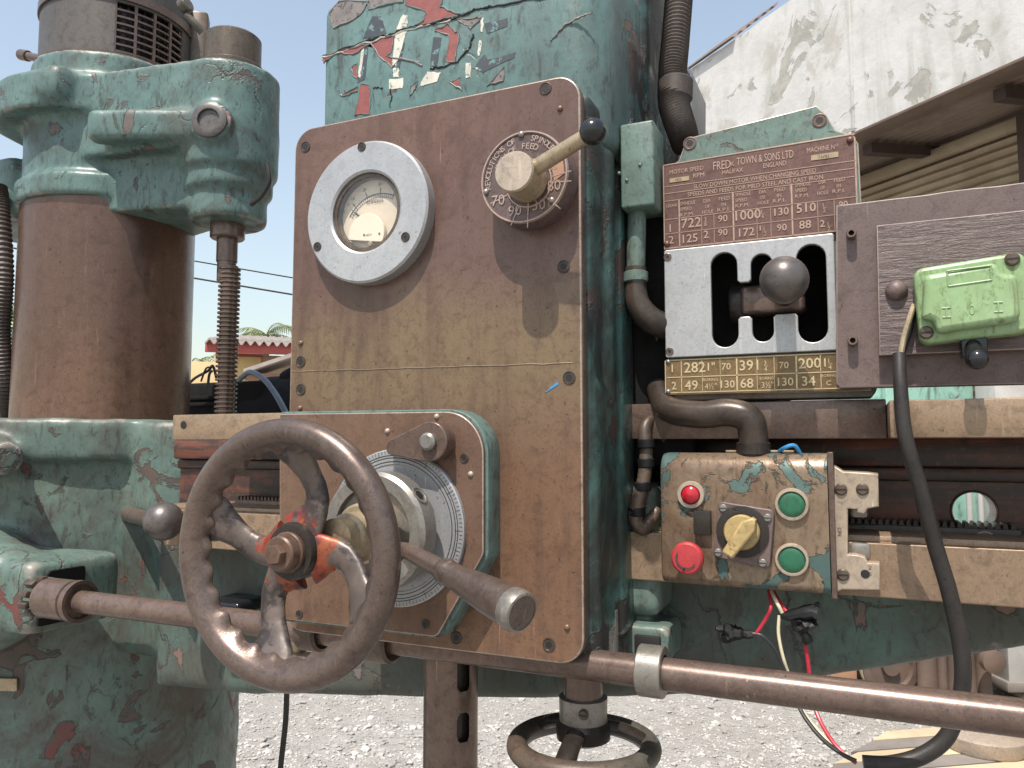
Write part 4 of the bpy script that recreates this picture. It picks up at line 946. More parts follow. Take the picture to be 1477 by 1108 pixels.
# ================================================================ SMALL HANDWHEEL BELOW
bx0 = at(841, 1000, .06)
sw = thing('small_handwheel', (bx0.x, .06, 1.17), 'small three-spoked handwheel on a vertical spindle under the head', 'handwheel')
bxx = bx0.x
mb = MB(); mb.cyl((bxx, .06, at(841, 1030, .06).z), (bxx, .06, 1.29), .0162, seg=40); obj('wheel_spindle', mb, 'steel_dk', sw)
zc1, zc0 = at(841, 1012, .045).z, at(841, 1052, .045).z
mb = MB(); mb.lathe([(.0165, 0), (.0195, .001), (.0200, zc1 - zc0 - .001), (.0165, zc1 - zc0)], (bxx, .06, zc0), (0, 0, 1), 40); ck = obj('spindle_collar', mb, 'steel', sw)
place('slotS', 'set_screw', b_slot(.0042, .003), ['rustpipe', 'dark'], ck, (bxx + .007, .06 - .0188, zc0 + .013))
zw = at(845, 1076, .06).z; rw = .0545
mb = MB(); nU, nV = 96, 16; vs = []; fs = []
for i in range(nU):
    t = 2 * math.pi * i / nU
    for j in range(nV): p = 2 * math.pi * j / nV; r_ = rw + .0088 * math.cos(p); vs.append((bxx + r_ * math.cos(t), .06 + r_ * math.sin(t), zw + .0085 * math.sin(p)))
for i in range(nU):
    for j in range(nV): i2, j2 = (i + 1) % nU, (j + 1) % nV; fs.append((i * nV + j, i2 * nV + j, i2 * nV + j2, i * nV + j2))
mb.add(vs, fs); obj('rim', mb, 'rustpipe', sw)
mb = MB(); mb.lathe([(.014, -.004), (.022, .0), (.0225, .010), (.0195, .014)], (bxx, .06, zc0 - .012), (0, 0, 1), 40); obj('wheel_hub', mb, 'oil', sw)
for k, aa in enumerate((-88, 28, 152)):
    u = Vector((math.cos(R(aa)), math.sin(R(aa)), 0)); P = [Vector((bxx, .06, zc0 - .004)) + u * (.012 + .042 * t) + Vector((0, 0, (zw - zc0 + .004) * (t ** 2.2))) for t in [i / 10 for i in range(11)]]
    mb = MB(); mb.tube(P, [(.0095 - .0015 * math.sin(i / 10 * 3.14), .0055) for i in range(11)], 16, flat=Vector((0, 0, 1)).cross(u)); so = obj('spoke', mb, 'oil', sw, 60)
    if k == 0:
        mb = MB(); mb.prism(rough_poly([(bxx - .004, zw + .004), (bxx + .005, zw + .003), (bxx + .004, zw + .013), (bxx - .003, zw + .012)], .0012, 3), .06 - .0585, .06 - .058, 0)

# ================================================================ GEAR CHANGE BOX WITH SPEED CHARTS
gx = thing('gear_change_box', (-.07, .11, 1.49), 'gear change box with engraved speed chart and slotted silver gate', 'gear box')
XC0, XC1 = -.1475, .0085
ob = pl([(962, 243), (979, 231), (987, 209), (1000, 197), (1178, 152), (1192, 166), (1206, 188), (1226, 194), (1238, 206)], .10)
ob = ob + [(XC1 + .004, 1.491), (XC0 + .001, 1.491)]
sx0, sx1 = at(1012, 430, .1).x, at(1204, 430, .1).x; sz0, sz1 = 1.529, 1.6135
mb = MB(); mb.prism([ob, rect(sx0, sx1, sz0, sz1, .004)], .10, .112, .0009, edge=True); bk = obj('backing_casting', mb, ['teal_small', 'worn_glint'], gx)
for px, py in ((995, 207), (1182, 174)): place('sock5', 'screw', b_socket(.0058), ['steel_dk', 'dark'], bk, at(px, py, .10))
mb = MB()
mb.box(sx0 - .01, sx1 + .01, .165, .175, sz0 - .01, sz1 + .01); mb.box(sx0 - .012, sx0 - .002, .1125, .165, sz0 - .01, sz1 + .01); mb.box(sx1 + .001, sx1 + .011, .1125, .165, sz0 - .01, sz1 + .01)
mb.box(sx0 - .002, sx1 + .001, .1125, .165, sz1 + .001, sz1 + .01); mb.box(sx0 - .002, sx1 + .001, .1125, .165, sz0 - .01, sz0 - .001)
obj('gear_case', mb, 'black_and_shade', gx)
YH = .0968
zu0 = 1.6185
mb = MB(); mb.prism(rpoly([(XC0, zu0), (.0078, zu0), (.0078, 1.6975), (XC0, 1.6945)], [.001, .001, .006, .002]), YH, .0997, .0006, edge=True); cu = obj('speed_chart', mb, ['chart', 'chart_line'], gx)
mb = MB()
def line(x0, z0, x1, z1, wd=.0006, Y=YH, mbb=None):
    d = Vector((x1 - x0, z1 - z0)); v = Vector((-d.y, d.x)).normalized() * wd / 2
    (mbb or mb).add([(x0 + v.x, Y - .0004, z0 + v.y), (x1 + v.x, Y - .0004, z1 + v.y), (x1 - v.x, Y - .0004, z1 - v.y), (x0 - v.x, Y - .0004, z0 - v.y)], [(0, 1, 2, 3)])
def T(s_, px, py, h=None, px1=None, Y=YH, ext=.0005, bold=0, m=None):
    p = at(px, py, Y); (m or mb).text(s_, p.x, p.z, Y, wid=(at(px1, py, Y).x - p.x) if px1 else None, hgt=dz(py - h, py, px, Y) if h else None, ext=ext, bold=bold)
zrow = [at(962, y, YH).z for y in (287, 299, 311, 338, 358)]
zrow = [zu0 + .0013] + [at(1000, y, YH).z for y in (333.5, 312.5, 285.5, 274.5, 264.5)]
for k, z in enumerate(zrow[1:]): line(XC0 + .001, z, .007, z + .0006, .0005)
for wd, a_, b_ in ((.0009, (XC0 + .001, zu0 + .001), (.0072, zu0 + .001)), (.0009, (XC0 + .001, 1.6937), (.0072, 1.6965)), (.0009, (.0068, zu0), (.0068, 1.694)), (.0008, (XC0 + .0008, zu0), (XC0 + .0008, 1.694))): line(*a_, *b_, wd)
ztop_g = zrow[3]
for px, wd in ((980, .0011), (1058, .0013), (1143, .0013)): x = at(px, 320, YH).x; line(x, zu0 + .001, x, ztop_g, wd)
for px in (1012, 1030, 1092, 1112, 1180, 1204): x = at(px, 320, YH).x; line(x, zu0 + .001, x, zrow[2], .0004)
T('FRED', 1029, 246, 12, 1054); T('K', 1054, 240, 6); T('TOWN & SONS LTD', 1063, 239, 11, 1145); T('HALIFAX', 1042, 252, 6, 1072); T('ENGLAND', 1101, 243, 7, 1134)
T('MOTOR SPEED', 966, 252, 6, 1015); T('RPM', 1000, 257, 6, 1016); T('MACHINE N', 1164, 221, 7, 1204); T('O', 1205, 212, 4, 1209)
T('SLOW DOWN MOTOR WHEN CHANGING SPEED', 1001, 272.5, 6, 1178); T('SPEEDS AND FEEDS FOR MILD STEEL AND CAST IRON', 992, 283.8, 6, 1188)
for x0, y0 in ((981, 297), (1061, 284), (1147, 270)):
    T('SPINDLE', x0, y0, 5, x0 + 22); T('SPEED', x0, y0 + 8, 5, x0 + 17); T('R.P.M.', x0, y0 + 16, 5, x0 + 20)
    T('DIA', x0 + 34, y0 - 4, 5, x0 + 44); T('OF', x0 + 36, y0 + 4, 5, x0 + 43); T('HOLE', x0 + 32, y0 + 12, 5, x0 + 48)
    T('FEED', x0 + 56, y0 - 7, 5, x0 + 72); T('IN', x0 + 60, y0 + 1, 5, x0 + 66); T('R.P.I.', x0 + 54, y0 + 9, 5, x0 + 72)
T('GEAR', 961, 300, 4, 977)
for s_, px, py, h in (('1', 966, 335, 11), ('2', 965, 352, 11), ('722', 983, 330, 14), ('90', 1036, 321, 10), ('125', 985, 351, 12), ('2', 1015, 344, 11), ('90', 1036, 341, 10),
                     ('1000', 1061, 319, 14), ('130', 1117, 312, 11), ('172', 1066, 342, 12), ('1', 1096, 333, 8), ('90', 1121, 334, 10), ('510', 1149, 308, 13), ('88', 1153, 331, 12), ('2', 1183, 328, 10), ('90', 1210, 300, 9)):
    T(s_, px, py, h, bold=.012)
for a_, b_, px, py in (('3', '8', 1016, 319), ('1', '4', 1098, 308), ('1', '2', 1187, 299), ('1', '2', 1102, 333), ('1', '2', 1194, 326)):
    T(a_, px, py, 5.5); T(b_, px, py + 7.5, 5.5); p = at(px, py + 1, YH); line(p.x, p.z, p.x + .0025, p.z, .0004)
obj('chart_lettering', mb, 'chart_line', cu)
for (px0, py0, px1, py1), s_ in (((966, 264, 994, 254), '1430'), ((1170, 232, 1209, 219), '12743')):
    mb = MB(); a_, b_ = at(px0, py0, YH), at(px1, py1, YH); mb.prism([(a_.x, a_.z), (b_.x, a_.z), (b_.x, b_.z), (a_.x, b_.z)], YH - .0005, YH + .001); tg = obj('number_tag', mb, 'brass_dirty', cu)
    mb = MB(); mb.text(s_, a_.x + (b_.x - a_.x) * .3, a_.z + .001, YH - .0006, hgt=(b_.z - a_.z) * .55); obj('stamped_number', mb, 'chart', tg)
for px, py in ((1226, 202), (962, 352)): place('rvt4', 'rivet', b_rivet(.0028), 'chart', cu, at(px, py, YH))
# silver gate
YS = .0945
def slotpx(x0, x1, y0, y1): 
    return x0, x1, y0, y1
def zz(py, px): return at(px, py, YS).z
def xx(px): return at(px, 430, YS).x
bl, br, cl0, cr0, rl, rr_ = xx(1026), xx(1064), xx(1084), xx(1115), xx(1150), xx(1193)
tL, tC, tR = zz(364, 1045), zz(366, 1099), zz(352, 1172); bL, bC, bR = zz(501, 1045), zz(493, 1100), zz(494, 1172)
g0_, g1_ = zz(405, 1100), zz(455, 1100)      # top and bottom of the cross gate
def arcpts(x0, x1, z, up, n=10):
    c_ = (x0 + x1) / 2; r = (x1 - x0) / 2; zc_ = z - r if up else z + r
    A = range(n + 1); return [(c_ + r * math.cos(math.pi * (1 - k / n)), zc_ + (r if up else -r) * math.sin(math.pi * k / n)) for k in A]
top = arcpts(bl, br, tL, True) + [(br, g0_ + .002), (br + .002, g0_), (cl0 - .002, g0_), (cl0, g0_ + .002)] + arcpts(cl0, cr0, tC, True) + [(cr0, g0_ + .002), (cr0 + .002, g0_), (rl - .002, g0_), (rl, g0_ + .002)] + arcpts(rl, rr_, tR, True)
bot = arcpts(bl, br, bL, False) + [(br, g1_ - .002), (br + .002, g1_), (cl0 - .002, g1_), (cl0, g1_ - .002)] + arcpts(cl0, cr0, bC, False) + [(cr0, g1_ - .002), (cr0 + .002, g1_), (rl - .002, g1_), (rl, g1_ - .002)] + arcpts(rl, rr_, bR, False)
gate = top + bot[::-1]
mb = MB(); mb.prism([rect(XC0 + .0005, -.0105, 1.5235, 1.6175, .002), gate], YS, .0997, .0008); ga = obj('selector_gate', mb, 'alu', gx)
for px, py in ((963, 371), (966, 507)): place('sock6', 'screw', b_socket(.0034), ['steel_dk', 'dark'], ga, at(px, py, YS))
# lower chart
mb = MB(); mb.prism(rect(XC0, .0068, 1.4915, 1.5225, .001), YH, .0997, .0004); cl2 = obj('boring_chart', mb, 'chart_low', gx)
mb = MB(); zmid = at(1100, 540, YH).z
for z in (1.4935, zmid, 1.5213): line(XC0 + .001, z, .0062, z, .0008)
for px, wd in ((983, .0008), (1063, .0012), (1149, .0012), (1013, .0004), (1039, .0004), (1092, .0004), (1117, .0005), (1184, .0005), (960, .0008)): x = at(px, 540, YH).x; line(x, 1.4935, x, 1.5213, wd)
for s_, px, py, h in (('1', 969, 537, 11), ('2', 969, 562, 11), ('282', 987, 538, 15), ('1"', 1021, 535, 12), ('70', 1041, 534, 10), ('49', 988, 563, 14), ('130', 1040, 560, 11),
                      ('391', 1067, 535, 15), ('70', 1124, 532, 10), ('68', 1068, 560, 14), ('130', 1122, 557, 12), ('200', 1152, 532, 15), ('34', 1157, 557, 14), ('1', 1189, 529, 12)):
    T(s_, px, py, h, bold=.012)
for a_, b_, px, py in (('3', '4', 1102, 527), ('1', '4', 1195, 524)): T(a_, px, py, 6.5); T(b_, px, py + 9, 6.5); p = at(px, py + 1.2, YH); line(p.x, p.z, p.x + .003, p.z, .0004)
T('BORING', 1014, 550, 4, 1036); T('4½"', 1017, 562, 9, 1034); T('BORING', 1096, 548, 4, 1116); T('3½"', 1099, 560, 9, 1116); T('BORING', 1185, 544, 4, 1206); T('C', 1192, 556, 7)
obj('chart_lettering', mb, 'chart_low_line', cl2)
for px, py in ((964, 522), (964, 565)): place('rvt5', 'rivet', b_rivet(.0022), 'steel', cl2, at(px, py, YH))
mb = MB(); mb.prism(rpoly([(XC0, 1.4865), (.0125, 1.4865), (.0165, 1.492), (.0165, 1.4985), (XC0, 1.4985)], [0, .003, .003, 0, 0]), .1005, .135, .001); obj('base_strip', mb, 'rustpipe', gx)
# selector lever
s0 = at(1070, 437, .125); s1 = at(1140, 430, .122)
mb = MB(); mb.lathe([(.018, 0), (.019, .002), (.019, .014), (.014, .016)], (s0.x - .010, .135, s0.z), (1, 0, 0), 32); sb_ = obj('lever_boss', mb, 'oil', gx)
mb = MB(); mb.box(s0.x, s1.x + .012, .112, .145, s0.z - .0125, s0.z + .0125, .004, 3); mb.cyl((s1.x - .004, .115, s1.z), at(1128, 412, .06), .0085, .0075); obj('selector_lever', mb, 'steel_dk', gx)
mb = MB(); mb.ball(at(1131, 404, .048), dz(370, 438, 1131, .048) / 2, 40); obj('ball_knob', mb, 'ball', gx)

# ================================================================ SWITCH BOARD AND GREEN SWITCH
YB = .080
bd = thing('switch_board', (.06, YB, 1.5), 'thick purple brown painted steel board carrying the green switch', 'mounting board')
xbr = .30
a_ = at(1206, 297, YB); b_ = at(1477, 262, YB); c_ = at(1206, 560, YB); d_ = at(1477, 554, YB)
slp = (b_.z - a_.z) / (b_.x - a_.x)
topl = [(a_.x + (xbr - a_.x) * k / 20, a_.z + slp * (xbr - a_.x) * k / 20 + random.uniform(-.0007, .0007)) for k in range(21)]
botl = [(xbr, c_.z + (d_.z - c_.z) / (d_.x - c_.x) * (xbr - c_.x)), (c_.x + .003, c_.z), (c_.x, c_.z + .004)]
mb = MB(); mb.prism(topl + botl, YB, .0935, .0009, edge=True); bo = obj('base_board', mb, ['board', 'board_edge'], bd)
YB2 = .069
e_ = at(1264, 325, YB2); f_ = at(1477, 303, YB2); h_ = at(1268, 513, YB2)
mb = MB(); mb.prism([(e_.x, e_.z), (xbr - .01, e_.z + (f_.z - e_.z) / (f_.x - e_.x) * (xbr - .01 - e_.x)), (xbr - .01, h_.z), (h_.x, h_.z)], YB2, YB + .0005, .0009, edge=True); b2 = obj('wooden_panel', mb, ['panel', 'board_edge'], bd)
for px, py in ((1228, 340), (1230, 493)): place('cap1', 'screw', b_cap(.0037, .009), ['steel_dk', 'dark'], bo, at(px, py, YB - .0) + Vector((0, 0, 0)))
place('domeB', 'coach_bolt', b_rivet(.0078), 'board', b2, at(1293, 419, YB2))
GY0, GY1, GY2 = YB2, .049, .040
gs = thing('green_switch', at(1400, 495, YB2), 'light green rounded switch box with a small toggle underneath', 'switch box')
ol = rpoly(pl([(1317, 388), (1480, 361), (1492, 478), (1328, 497)], GY1), .007, 8)
mb = MB(); mb.prism(ol, GY1, GY0 - .0003, .003); gcv = obj('switch_body', mb, 'green', gs)
ctr = [(1333, 396), (1438, 377), (1446, 392), (1468, 395), (1474, 462), (1352, 480), (1347, 462), (1330, 459)]
o1 = rpoly(pl(ctr, GY2), [.005, .005, .004, .005, .006, .004, .004, .003], 6)
mb = MB(); mb.prism(o1, GY2, GY1 + .004, .0042); obj('raised_cover', mb, 'green', gcv)
YL = GY2
mb = MB(); fr = pl([(1366, 391), (1429, 383), (1430, 404), (1368, 413)], YL)
for k in range(4): a_, b_ = fr[k], fr[(k + 1) % 4]; mb.tube([(a_[0], YL, a_[1]), (b_[0], YL, b_[1])], .0007, 8)
obj('label_frame', mb, 'green', gcv)
mb = MB()
for px, py in ((1365, 451), (1440, 443)):
    p = at(px, py, YL); mb.tube([(p.x, YL, p.z - .0030), (p.x, YL, p.z + .0030)], .0007, 8)
    for s_ in (-1, 1): mb.tube([(p.x - .0026, YL, p.z + s_ * .0032), (p.x + .0026, YL, p.z + s_ * .0032)], .0006, 8)
p = at(1402, 447, YL); mb.tube([(p.x + .0014 * math.cos(t), YL, p.z + .003 * math.sin(t)) for t in [2 * math.pi * k / 20 for k in range(21)]], .0005, 8)
obj('raised_marks', mb, 'green', gcv)
for px, py in ((1460, 374), (1336, 480)): place('slotG', 'screw', b_slot(.0047, .0022), ['rustpipe', 'dark'], gcv, at(px, py, GY1 - .0002))
mb = MB(); p = at(1404, 498, .058); mb.box(p.x - .008, p.x + .008, .052, .0665, p.z - .009, p.z + .006, .002); obj('toggle_socket', mb, 'blackplastic', gs)
mb = MB(); p1 = at(1403, 500, .055); p2_ = at(1409, 518, .040); mb.cyl(p1, p2_, .0055, .006); mb.ball(p2_, .0072); obj('toggle', mb, 'blackplastic', gs)
mb = MB()
mb.tube([at(1318, 440, .062), at(1311, 462, .058), at(1303, 490, .058), at(1299, 515, .056)], .0021, 10, 8)
props(obj('tan_core_wire', mb, 'brass_dirty'), 'bare tan core wire entering the green switch box', 'wire')
mb = MB(); mb.tube([at(1316, 450, .066), at(1312, 475, .064), at(1304, 500, .063), at(1300, 515, .063)], .0024, 10, 8)
props(obj('dark_core_wire', mb, 'wire_black'), 'dark core wire beside the tan one at the green switch', 'wire')
mb = MB(); mb.tube([at(1297, 511, .057), at(1299, 560, .050), at(1306, 630, .048), at(1326, 700, .055), at(1347, 780, .065), at(1368, 850, .070), at(1384, 920, .073), at(1389, 970, .072), at(1384, 1012, .072), at(1366, 1062, .070), at(1330, 1090, .066), at(1285, 1102, .062), at(1245, 1101, .060)], [.0044, .0047, .0051, .0053, .0054, .0055, .0056, .0056, .0055, .0056, .0058, .0058, .0056], 16, 10)
props(obj('power_cable', mb, 'rubber'), 'thick black rubber cable hanging in a loop from the green switch', 'cable')

# ================================================================ CONTROL BOX
cb = thing('control_box', (-.085, .1, 1.337), 'scraped metal push button box with red and green buttons', 'control box')
BX0, BX1, BZ0, BZ1, BY = -.1497, -.0205, 1.3362, 1.4425, .075
mb = MB(); prof = rpoly([(BY, BZ0), (BY, BZ1), (.129, BZ1), (.129, BZ0)], [.007, .016, 0, 0], 10)
N = len(prof); vs = []; fs = []
for x, s_ in ((BX0, .9), (BX0 + .0015, .97), (BX0 + .005, 1), (BX1, 1)):
    for y, z in prof: vs.append((x, .129 + (y - .129) * s_ if s_ < 1 else y, (BZ0 + BZ1) / 2 + (z - (BZ0 + BZ1) / 2) * (s_ + (1 - s_) * .5)))
for i in range(3):
    for k in range(N): k2 = (k + 1) % N; fs.append((i * N + k, (i + 1) * N + k, (i + 1) * N + k2, i * N + k2))
fs.append(tuple(range(N))); fs.append(tuple(3 * N + k for k in reversed(range(N))))
mb.add(vs, fs); enc = obj('enclosure', mb, 'boxmetal', cb)
mb = MB(); mb.prism(rpoly([(BX1 + .0003, BZ0 - .003), (BX1 + .0045, BZ0 - .003), (BX1 + .0045, BZ1 + .001), (BX1 + .0003, BZ1 + .001)], 0), .078, .1287, .0006); obj('end_flange', mb, 'steel_dk', cb)
mb = MB(); mb.box(-.098, -.045, .092, .1265, BZ1 + .0003, BZ1 + .0022, .0006); obj('lid_lip', mb, 'brass_dirty', cb)
def button(name, px, py, rpx, ri, matc, dome, label, prot=.004):
    c_ = at(px, py, BY - .003); r = dz(py - rpx, py + rpx, px, BY - .003) / 2; rr = r * ri
    mb = MB(); mb.lathe([(r, 0), (r, .002), (r * .95, .0034), (rr * 1.04, .0036), (rr * 1.0, .0016), (rr * .2, .0015)], (c_.x, BY, c_.z), (0, -1, 0), 40, caps=False); b_ = obj(name, mb, 'bronze', cb, label=label)
    mb = MB(); h = prot
    mb.lathe([(rr * .98, .0014), (rr * .98, h * .7), (rr * .85, h + dome * .4), (rr * .55, h + dome * .8), (1e-5, h + dome)], (c_.x, BY, c_.z), (0, -1, 0), 40, caps=False); obj('button_cap', mb, matc, b_); return b_
button('push_button', 1142, 728, 24, .78, 'greenbtn', .0004, 'upper green push button in a pale ring', .0026); button('push_button', 1142, 808, 24, .80, 'greenbtn', .0004, 'lower green push button in a pale ring', .0026)
button('indicator_lamp', 996, 714, 20, .68, 'redlens', .004, 'small red indicator lamp')
es = at(990, 806, BY - .018); er = dz(782, 830, 990, BY - .018) / 2
mb = MB(); mb.lathe([(er * .72, 0), (er * .72, .010), (er * .6, .011)], (es.x, BY, es.z), (0, -1, 0), 36); e1 = obj('stop_button', mb, 'oil', cb, label='red mushroom stop button')
mb = MB(); mb.lathe([(er * .6, .0095), (er * .97, .0105), (er, .013), (er * .97, .0165), (er * .85, .0182), (1e-5, .0188)], (es.x, BY, es.z), (0, -1, 0), 44, caps=False); e2 = obj('mushroom_cap', mb, 'redbtn', e1)
mb = MB()
for a0_, a1_ in ((150, 250), (-30, -95)):
    arc(mb, es, er * .56, er * .64, R(a0_), R(a1_), BY - .0192, 14); t = R(a1_); c_ = Vector((es.x + er * .6 * math.cos(t), es.z + er * .6 * math.sin(t)))
    mb.add([(c_.x - .0016, BY - .0193, c_.y), (c_.x + .0016, BY - .0193, c_.y + .001), (c_.x + (.0012 if a1_ > 0 else -.0016), BY - .0193, c_.y - .0022)], [(0, 1, 2)])
obj('arrow_print', mb, 'ink', e2)
p = at(1013, 754, BY - .004); mb = MB(); mb.box(p.x - .0068, p.x + .0068, BY - .006, BY + .001, p.z - .0098, p.z + .0098, .001); obj('black_block', mb, 'oil', cb)
sq = rpoly(pl([(1036, 723), (1117, 736), (1110, 822), (1028, 803)], BY - .006), .004, 5); rc = at(1071, 767, BY - .006)
mb = MB(); mb.prism(sq, BY - .006, BY + .0005, .001); rs = obj('rotary_switch', mb, 'board', cb, label='square rotary switch with an ivory knob')
mb = MB(); mb.lathe([(.020, .0058), (.020, .0075), (.0155, .0085), (.014, .0085)], (rc.x, BY, rc.z), (0, -1, 0), 40); obj('knob_collar', mb, 'oil', rs)
mb = MB(); mb.lathe([(.0135, .008), (.0135, .013), (.0125, .0145), (1e-5, .0146)], (rc.x, BY, rc.z), (0, -1, 0), 40)
k0 = at(1088, 748, BY - .02); k1 = at(1049, 801, BY - .02); du = Vector((k1.x - k0.x, 0, k1.z - k0.z)); L = du.length; du.normalize()
dv = Vector((-du.z, 0, du.x)); o_ = Vector((k0.x, 0, k0.z))
ox = [(0, .0015), (L * .2, .0062), (L * .6, .0054), (L * .95, .0048), (L, .0036)]
pts = [(o_ + du * u + dv * v) for u, v in ox] + [(o_ + du * u - dv * v) for u, v in reversed(ox)]
mb.prism([(p.x, p.z) for p in pts], BY - .024, BY - .0135, .0018); obj('ivory_knob', mb, 'ivory', rs)
for px, py in ((1043, 733), (1107, 747), (1100, 812), (1036, 797)): place('slotR', 'screw', b_slot(.0032, .0016), ['steel', 'dark'], rs, at(px, py, BY - .0061))
# bronze guide bracket
gk = thing('guide_bracket', (at(1206, 760, .09).x, .09, 1.34), 'pale bronze c shaped guide bracket right of the control box', 'bracket')
ol = pl([(1203, 672), (1216, 680), (1252, 682), (1267, 684), (1268, 731), (1252, 734), (1247, 742), (1236, 740), (1236, 735), (1223, 734), (1223, 800), (1234, 800), (1248, 804), (1252, 812), (1269, 813), (1270, 852), (1215, 851), (1205, 856)], .088)
mb = MB(); mb.prism(ol, .088, .122, .0012); gkb = obj('bracket_body', mb, 'bronze', gk)
for px, py in ((1213, 706), (1244, 706), (1216, 829)): place('slotB', 'screw', b_slot(.0046, .002), ['rustpipe', 'dark'], gkb, at(px, py, .088))
mb = MB(); mb.lathe([(.0032, .0004), (1e-5, .0003)], at(1248, 828, .088), (0, -1, 0), 20); obj('screw_hole', mb, 'dark', gkb)
for (x0, x1, y0, y1) in ((1226, 1252, 729, 747), (1225, 1256, 783, 806)):
    a_, b_ = at(x0, y1, .1), at(x1, y0, .1); mb = MB(); mb.box(a_.x, b_.x, .098, .128, a_.z, b_.z, .003); obj('wiper_pad', mb, 'steel', gk)
mb = MB()
for s_, px, py, rot in (('NIKO', 1211, 765, -90), ('SEAN', 1228, 720, -90), ('SAND', 1228, 842, -90)):
    p = at(px, py, .088); mb.text(s_, p.x, p.z, .088, hgt=.0026, rot=R(rot), align='C', ext=.0003)
mb = MB(); p = at(1211, 767, .088); mb.text('ON', p.x, p.z, .088, hgt=.003, rot=R(-90), align='C', ext=.0003); p = at(1255, 827, .088); mb.text('74 10', p.x, p.z + .002, .088, hgt=.0024, rot=R(-90), align='C', ext=.0003)
obj('stamped_marks', mb, 'rustpipe', gkb)

# ================================================================ CONDUITS, BOXES AND WIRES ON THE HEAD'S SIDE
jb = thing('junction_box', at(915, 300, .075), 'narrow pale teal junction box beside the black ball knob', 'junction box')
j0 = at(885, 240, .072); j1 = at(933, 240, .072)
mb = MB(); mb.box(XR + .0118, XR + .0118 + (j1.x - j0.x), .072, .112, at(905, 300, .072).z, at(905, 178, .072).z, .0022, 3); jbb = obj('box_body', mb, 'teal_small', jb)
for px, py in ((890, 250), (920, 238), (901, 260)): place('rvt6', 'rivet', b_rivet(.0016), 'teal_small', jbb, at(px + 3, py, .0718))
cp = thing('conduit_pipe', at(918, 320, .09), 'teal conduit pipe bending below the junction box', 'pipe')
mb = MB(); mb.tube([at(919, 296, .092), at(918, 340, .092), at(917, 392, .092)], .0082, 20, 4); obj('straight_pipe', mb, 'teal_small', cp)
mb = MB(); mb.tube([at(917, 386, .092), at(917, 414, .092), at(921, 440, .092), at(938, 461, .096), at(962, 472, .108)], [.0092, .0092, .0105, .0115, .0115], 20, 8); obj('elbow', mb, 'pipe_dark', cp)
mb = MB(); mb.lathe([(.0088, 0), (.0108, .001), (.0108, .009), (.0088, .010)], at(917, 408, .092), (0, 0, 1), 28); obj('coupling', mb, 'teal_small', cp)
cq = thing('lower_conduit', at(1085, 650, .105), 'dark bent conduit entering the top of the control box', 'pipe')
mb = MB(); mb.tube([at(950, 560, .12), at(965, 590, .100), at(1010, 598, .091), at(1050, 595, .090), at(1078, 603, .090), at(1086, 625, .092), at(1087, 662, .094)], [.011, .0115, .0115, .0115, .0118, .0118, .0118], 20, 10); obj('bent_pipe', mb, 'pipe_dark', cq)
mb = MB(); mb.lathe([(.0118, 0), (.0138, .001), (.0138, .010), (.0118, .011)], at(1087, 657, .094), (0, 0, 1), 28); obj('pipe_nut', mb, 'oil', cq)
mb = MB(); mb.tube([at(982, 12 - 60, .20), at(979, 0, .19), at(974, 60, .18), at(970, 110, .17), at(972, 150, .16), at(984, 190, .145), at(990, 212, .14)], [.0135, .0135, .0135, .0135, .0145, .0135, .012], 18, 22, corr=.05)
props(obj('flexible_conduit', mb, 'hose'), 'fat ribbed dark conduit rising behind the top cover', 'conduit')
mb = MB(); q = at(975, 132, .165); mb.cyl(q - Vector((.001, 0, .010)), q + Vector((0, .001, .012)), .0165, bev=.002); props(obj('conduit_sleeve', mb, 'hose'), 'smooth dark sleeve joint halfway along the ribbed conduit', 'sleeve')
a_ = at(985, 150, .30); mb = MB(); mb.prism(rpoly(pl([(975, 240), (998, 240), (999, 105), (992, 96), (972, 95)], .22), [0, 0, .006, .006, 0]), .22, .30, .003)
props(obj('rear_cover', mb, 'alu'), 'grey rounded metal cover showing behind the ribbed conduit', 'cover')
mb = MB(); mb.tube([at(958, 645, .125), at(955, 615, .118), at(940, 606, .108), at(930, 620, .10), at(932, 655, .097), at(929, 690, .094), at(920, 725, .092), at(917, 750, .094), at(928, 762, .098), at(940, 748, .106), at(948, 735, .112)], [.0042, .0048, .0052, .0055, .0060, .0060, .0064, .0064, .0064, .0055, .005], 14, 10, corr=.03)
props(obj('taped_hose', mb, 'rustpipe'), 'taped brown hose looping down left of the control box', 'hose')
for k, (px, py) in enumerate(((931, 640), (931, 668), (926, 702), (918, 738))):
    q = at(px, py, .0955 if k < 2 else .093); mb = MB(); mb.cyl(q - Vector((-.0008, 0, .004)), q + Vector((.0004, 0, .004)), .0072, bev=.0008)
    props(obj('tape_band', mb, 'tape'), ('black tape band high on the taped hose', 'black tape band just above the middle of the taped hose', 'black tape band below the middle of the taped hose', 'lowest black tape band on the taped hose')[k], 'tape', 'tape bands on the hose')
mb = MB(); mb.tube([at(1118, 656, .10), at(1132, 646, .085), at(1146, 643, .085), at(1155, 656, .09)], .0016, 8, 8)
props(obj('blue_wire', mb, 'wire_blue'), 'short blue wire arching over the top of the control box', 'wire')
W = .085
def wire(name, pts, r, mat, label):
    mb = MB(); mb.tube([at(x, y, Y) for x, y, Y in pts], r, 10, 10); props(obj(name, mb, mat), label, 'wire')
wire('red_wire', [(1109, 852, .10), (1112, 875, W), (1105, 892, W), (1090, 915, W)], .0014, 'wire_red', 'red wire running from the control box to the left tape wrap')
wire('brown_wire', [(1112, 852, .10), (1120, 868, W), (1128, 884, W)], .0015, 'wire_white', 'short tan wire under the control box by the right tape wrap')
wire('dark_red_wire', [(1115, 852, .105), (1126, 870, W + .004), (1134, 882, W)], .0015, 'wire_red', 'short red wire under the control box by the right tape wrap')
